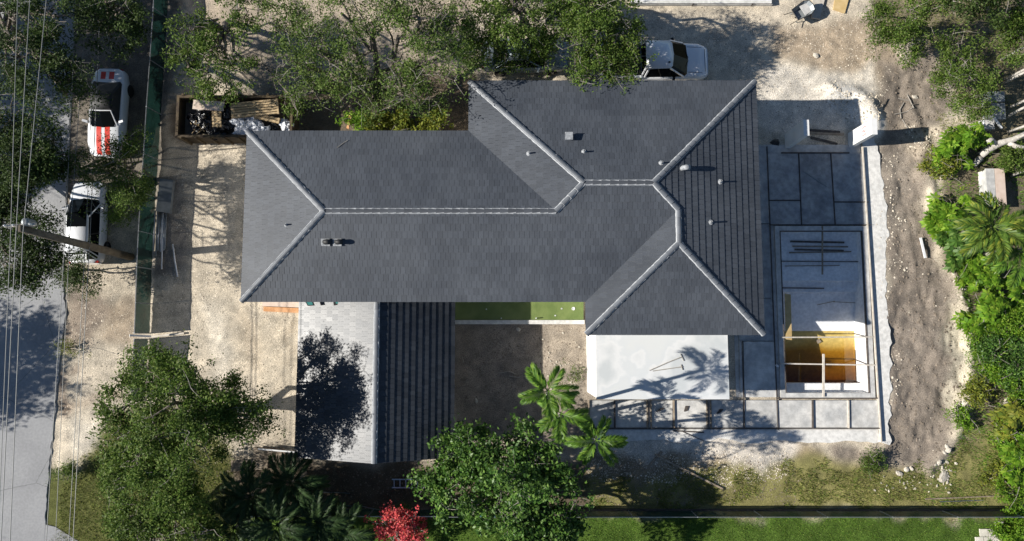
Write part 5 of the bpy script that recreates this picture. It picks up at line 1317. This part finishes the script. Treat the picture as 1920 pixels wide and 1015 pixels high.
# palms
def palm(name, label, px, py, h, nfr, L, lm, base=None, group=None, tr=.10, droop=.55, up0=.9, lw=.024, ll=.55):
    c = W(px, py, h); b0 = W(*base, 0) if base else Vector((c.x, c.y, 0))
    t = thing(name, label, 'palm', (b0.x, b0.y, 0), 0, group)
    cc = Vector((c.x, c.y, h))
    m1 = b0 + (cc - b0) * .5 + Vector((random.uniform(-.2, .2), random.uniform(-.2, .2), 0))
    MB().tube([b0, b0 + (m1 - b0) * .5, m1, m1 + (cc - m1) * .6, cc], [tr * 1.25, tr, tr * .9, tr * .8, tr * .75], 10).build('trunk', M['bark_palm'], t, True)
    for k in range(nfr):
        az = 2 * math.pi * (k + random.uniform(-.25, .25)) / nfr * 1.0 + (k % 3) * .4; el = random.uniform(.15, up0); Lk = L * random.uniform(.85, 1.1)
        hd = Vector((math.cos(az), math.sin(az), 0)); sd2 = Vector((-hd.y, hd.x, 0)); pts = []; n = 12; p = cc.copy(); ang = el
        for i in range(n + 1):
            pts.append(p.copy()); p = p + (hd * math.cos(ang) + Vector((0, 0, math.sin(ang)))) * (Lk / n); ang -= droop * 2.4 / n * (.5 + i / n)
        fm = MB(); fm.tube(pts, [.022 * (1 - .8 * i / n) for i in range(n + 1)], 4)
        nL = 46
        for i in range(nL):
            s_ = .12 + .88 * i / (nL - 1); f_ = s_ * n; j = min(int(f_), n - 1); p = pts[j] + (pts[j + 1] - pts[j]) * (f_ - j); d = (pts[j + 1] - pts[j]).normalized()
            upv = sd2.cross(d); upv = upv if upv.z > 0 else -upv
            l_ = ll * (math.sin(math.pi * (.12 + .80 * s_)) ** .6) * random.uniform(.85, 1.1)
            for sg in (1, -1):
                q = (d * (1.15 + .5 * s_) + sd2 * sg * .95 + upv * random.uniform(-.3, .75)).normalized(); tip = p + q * l_ + Vector((0, 0, -.28 * l_)); md = p + q * l_ * .55
                w_2 = d.cross(q).cross(q).normalized() * lw
                fm.add([p, md + w_2, tip, md - w_2], [(0, 1, 2, 3)])
        fm.build('frond', M[lm], t)
    return t
palm('feather_palm', 'tallest feather palm at the courtyard corner, shading the white roof', 1027, 733, 7.2, 8, 1.25, 'leaf_palm', (1018, 795), lw=.02)
palm('feather_palm', 'shorter feather palm touching the tallest one', 1052, 776, 5.6, 8, 1.2, 'leaf_palm', (1025, 800), lw=.02)
palm('feather_palm', 'low feather palm standing alone by the deck apron', 1118, 826, 4.4, 9, 1.3, 'leaf_palm', (1098, 815))
palm('yellow_palm', 'large yellow green palm beside the concrete chest', 1862, 425, 3.4, 12, 1.75, 'leaf_palm_y', lw=.03, ll=.65)
palm('yellow_palm', 'second yellow green palm crown merged at the lot edge', 1905, 470, 2.8, 11, 1.9, 'leaf_palm', lw=.03, ll=.6)
for i, (x, y, h) in enumerate(((470, 930, 2.8), (545, 905, 2.4), (520, 985, 3.0), (595, 980, 2.4), (440, 990, 2.6), (640, 1000, 2.0))):
    palm('shaded_palm', ('dark palm in shade beside the weathered pallets', 'dark low palm behind the garage corner', 'dark bushy palm between shade tree and red bush', 'dark palm with drooping fronds next to the thin pole', 'dark palm under the corner tree', 'small palm just left of the red bush')[i], x, y, h, 13, 1.7, 'leaf_palm_dark', lw=.028, ll=.55)

# ------------------------------------------------------------------ ground cover
def scatter(n, polys, excl=(), fz=1.0):
    pts = []
    for poly in polys:
        P2 = pxpoly(poly); xs = [p[0] for p in P2]; ys_ = [p[1] for p in P2]
        x = rng.uniform(min(xs) - 1, max(xs) + 1, n); y = rng.uniform(min(ys_) - 1, max(ys_) + 1, n)
        k = pip(x + (fbm(x * .8, y * .8, 91) - .5) * 2.4 * fz, y + (fbm(x * .8, y * .8, 95) - .5) * 2.4 * fz, P2)
        for q in excl: k &= ~pip(x, y, q)
        pts.append(np.stack([x[k], y[k]], 1))
    return np.vstack(pts)
def zz_at(x, y):
    i = np.clip(np.round((x - gx[0]) / st).astype(int), 0, len(gx) - 1); j = np.clip(np.round((y - gy[0]) / st).astype(int), 0, len(gy) - 1); return z[i, j]
def grass(label, pts, hgt, wd, m, name='grass'):
    n = len(pts); az = rng.uniform(0, 6.28, n); d = np.stack([np.cos(az), np.sin(az)], 1); le = rng.uniform(.3, 1.1, (n, 1)); h = hgt * rng.uniform(.5, 1.4, (n, 1)); zg_ = zz_at(pts[:, 0], pts[:, 1])[:, None]
    s = np.stack([-d[:, 1], d[:, 0]], 1) * wd * rng.uniform(.6, 1.4, (n, 1))
    a = np.hstack([pts - s, zg_ - .01]); b = np.hstack([pts + s, zg_ - .01]); c = np.hstack([pts + d * h * le, zg_ + h * .8])
    V = np.stack([a, b, c], 1).reshape(-1, 3); o = npmesh(name, V, np.arange(3 * n).reshape(-1, 3), M[m], tri=True)
    return tag(o, label, None, None, 'stuff')
lawn_top = 972
grass('green lawn outside the dark boundary fence', scatter(90000, [[(700, lawn_top), (2150, lawn_top), (2150, 1130), (700, 1130)]], fz=0), .08, .014, 'grass')
def patchy(p, f, thr, sd_=5):
    k = fbm(p[:, 0] * f, p[:, 1] * f, sd_, 4) > thr; return p[k]
grass('patchy rough grass along the boundary fence', patchy(scatter(70000, [[(1085, 905), (1300, 890), (1480, 862), (1600, 880), (1740, 890), (1840, 800), (1900, 820), (1900, 950), (1085, 950)]]), .9, .46), .14, .017, 'grass_dry', 'rough_grass')
grass('fresh grass by the white limestone pieces', patchy(scatter(15000, [[(1640, 900), (1740, 885), (1815, 790), (1880, 800), (1870, 930), (1700, 945)]]), 1.1, .45), .11, .014, 'grass', 'fresh_grass')
grass('verge grass at the road corner', patchy(scatter(40000, [[(95, 890), (150, 870), (230, 790), (430, 850), (440, 1080), (90, 1080)]]), .8, .36), .12, .014, 'grass_dry', 'verge_grass')
grass('weeds among the light green trees', patchy(scatter(16000, [[(1630, 0), (1900, 0), (1900, 260), (1760, 250), (1740, 110), (1650, 90)]]), 1.0, .48), .13, .016, 'grass_dry', 'weeds')
grass('ground cover between the bright shrubs', patchy(scatter(22000, [[(1745, 270), (1960, 250), (1960, 930), (1850, 900), (1815, 780), (1830, 620), (1770, 480)]]), .9, .40), .16, .02, 'grass', 'ground_cover')
# gravel and clods
def stones(label, pts, smin, smax, m, name):
    n = len(pts); s = rng.uniform(smin, smax, (n, 1)) * rng.uniform(.6, 1.2, (n, 1)); zg_ = zz_at(pts[:, 0], pts[:, 1])[:, None]
    base = np.array([(1, 0, 0), (.2, .9, 0), (-.9, .5, 0), (-.6, -.8, 0), (.5, -.9, 0), (.1, .1, .7)])
    a = rng.uniform(0, 6.28, n); ca, sa = np.cos(a)[:, None], np.sin(a)[:, None]
    jit = rng.uniform(.7, 1.3, (n, 6, 1)); B = base[None] * jit
    X = (B[..., 0] * ca - B[..., 1] * sa) * s; Y = (B[..., 0] * sa + B[..., 1] * ca) * s; Z = B[..., 2] * s
    V = np.stack([X + pts[:, :1], Y + pts[:, 1:], Z + zg_ - .004], -1).reshape(-1, 3)
    f = np.array([(0, 1, 5), (1, 2, 5), (2, 3, 5), (3, 4, 5), (4, 0, 5)]); Fq = (f[None] + (np.arange(n) * 6)[:, None, None]).reshape(-1, 3)
    return tag(npmesh(name, V, Fq, M[m], tri=True), label, None, None, 'stuff')
ex = [[(xw - .1, ys - .2), (xe, ys), (xe, yn2), (xn, yn2), (xn, yn1), (xw - .1, yn1)], POOL, pxpoly([(1380, 270), (1620, 270), (1655, 830), (1100, 830), (1100, 745), (1380, 745)]), pxpoly([(850, 540), (1096, 540), (1096, 608), (850, 608)])]
stones('pale limestone gravel on the sandy yard', scatter(10000, [[(125, 510), (560, 500), (560, 860), (230, 860), (110, 760)], [(330, 255), (470, 255), (470, 560), (330, 560)], [(1180, 10), (1650, 10), (1650, 250), (1420, 250), (1420, 150), (1180, 100)], [(480, -40), (1180, -40), (1180, 150), (480, 240)], [(1100, 832), (1500, 832), (1480, 900), (1100, 900)]], ex), .010, .042, 'gravel', 'gravel')
stones('dark crumbs of bark and soil on the sandy yard', scatter(1800, [[(125, 510), (560, 500), (560, 860), (230, 860), (110, 760)], [(1180, 10), (1650, 10), (1650, 250), (1420, 250), (1420, 150), (1180, 100)]], ex), .012, .04, 'soil_clod', 'dark_crumbs')
stones('pale crumbs along the footing edge', scatter(2000, [[(1635, 290), (1672, 300), (1685, 560), (1680, 830), (1655, 830), (1650, 560)], [(1690, 240), (1780, 235), (1770, 300), (1700, 300)], [(1550, 165), (1650, 165), (1650, 250), (1560, 200)]], ex), .02, .07, 'gravel', 'gravel')
stones('brown soil clods on the dug strip', scatter(6000, [[(1665, 110), (1770, 90), (1760, 400), (1815, 620), (1815, 760), (1740, 880), (1560, 870), (1670, 830), (1680, 500)]]), .02, .075, 'soil_clod', 'soil_clods')
stones('pale stones mixed into the dug soil strip', scatter(450, [[(1665, 110), (1770, 90), (1760, 400), (1815, 620), (1815, 760), (1740, 880), (1560, 870), (1670, 830), (1680, 500)]]), .015, .055, 'gravel', 'soil_stones')
stones('soil clods in the courtyard', scatter(3000, [[(855, 610), (1098, 610), (1098, 760), (1000, 800), (855, 800)]], ex), .012, .05, 'soil_clod', 'courtyard_clods')
stones('leaf litter and stones in the rough grass', scatter(3500, [[(1085, 855), (1500, 855), (1500, 950), (1085, 950)], [(400, 870), (860, 870), (860, 950), (400, 950)]], ex), .015, .05, 'soil_clod', 'litter')
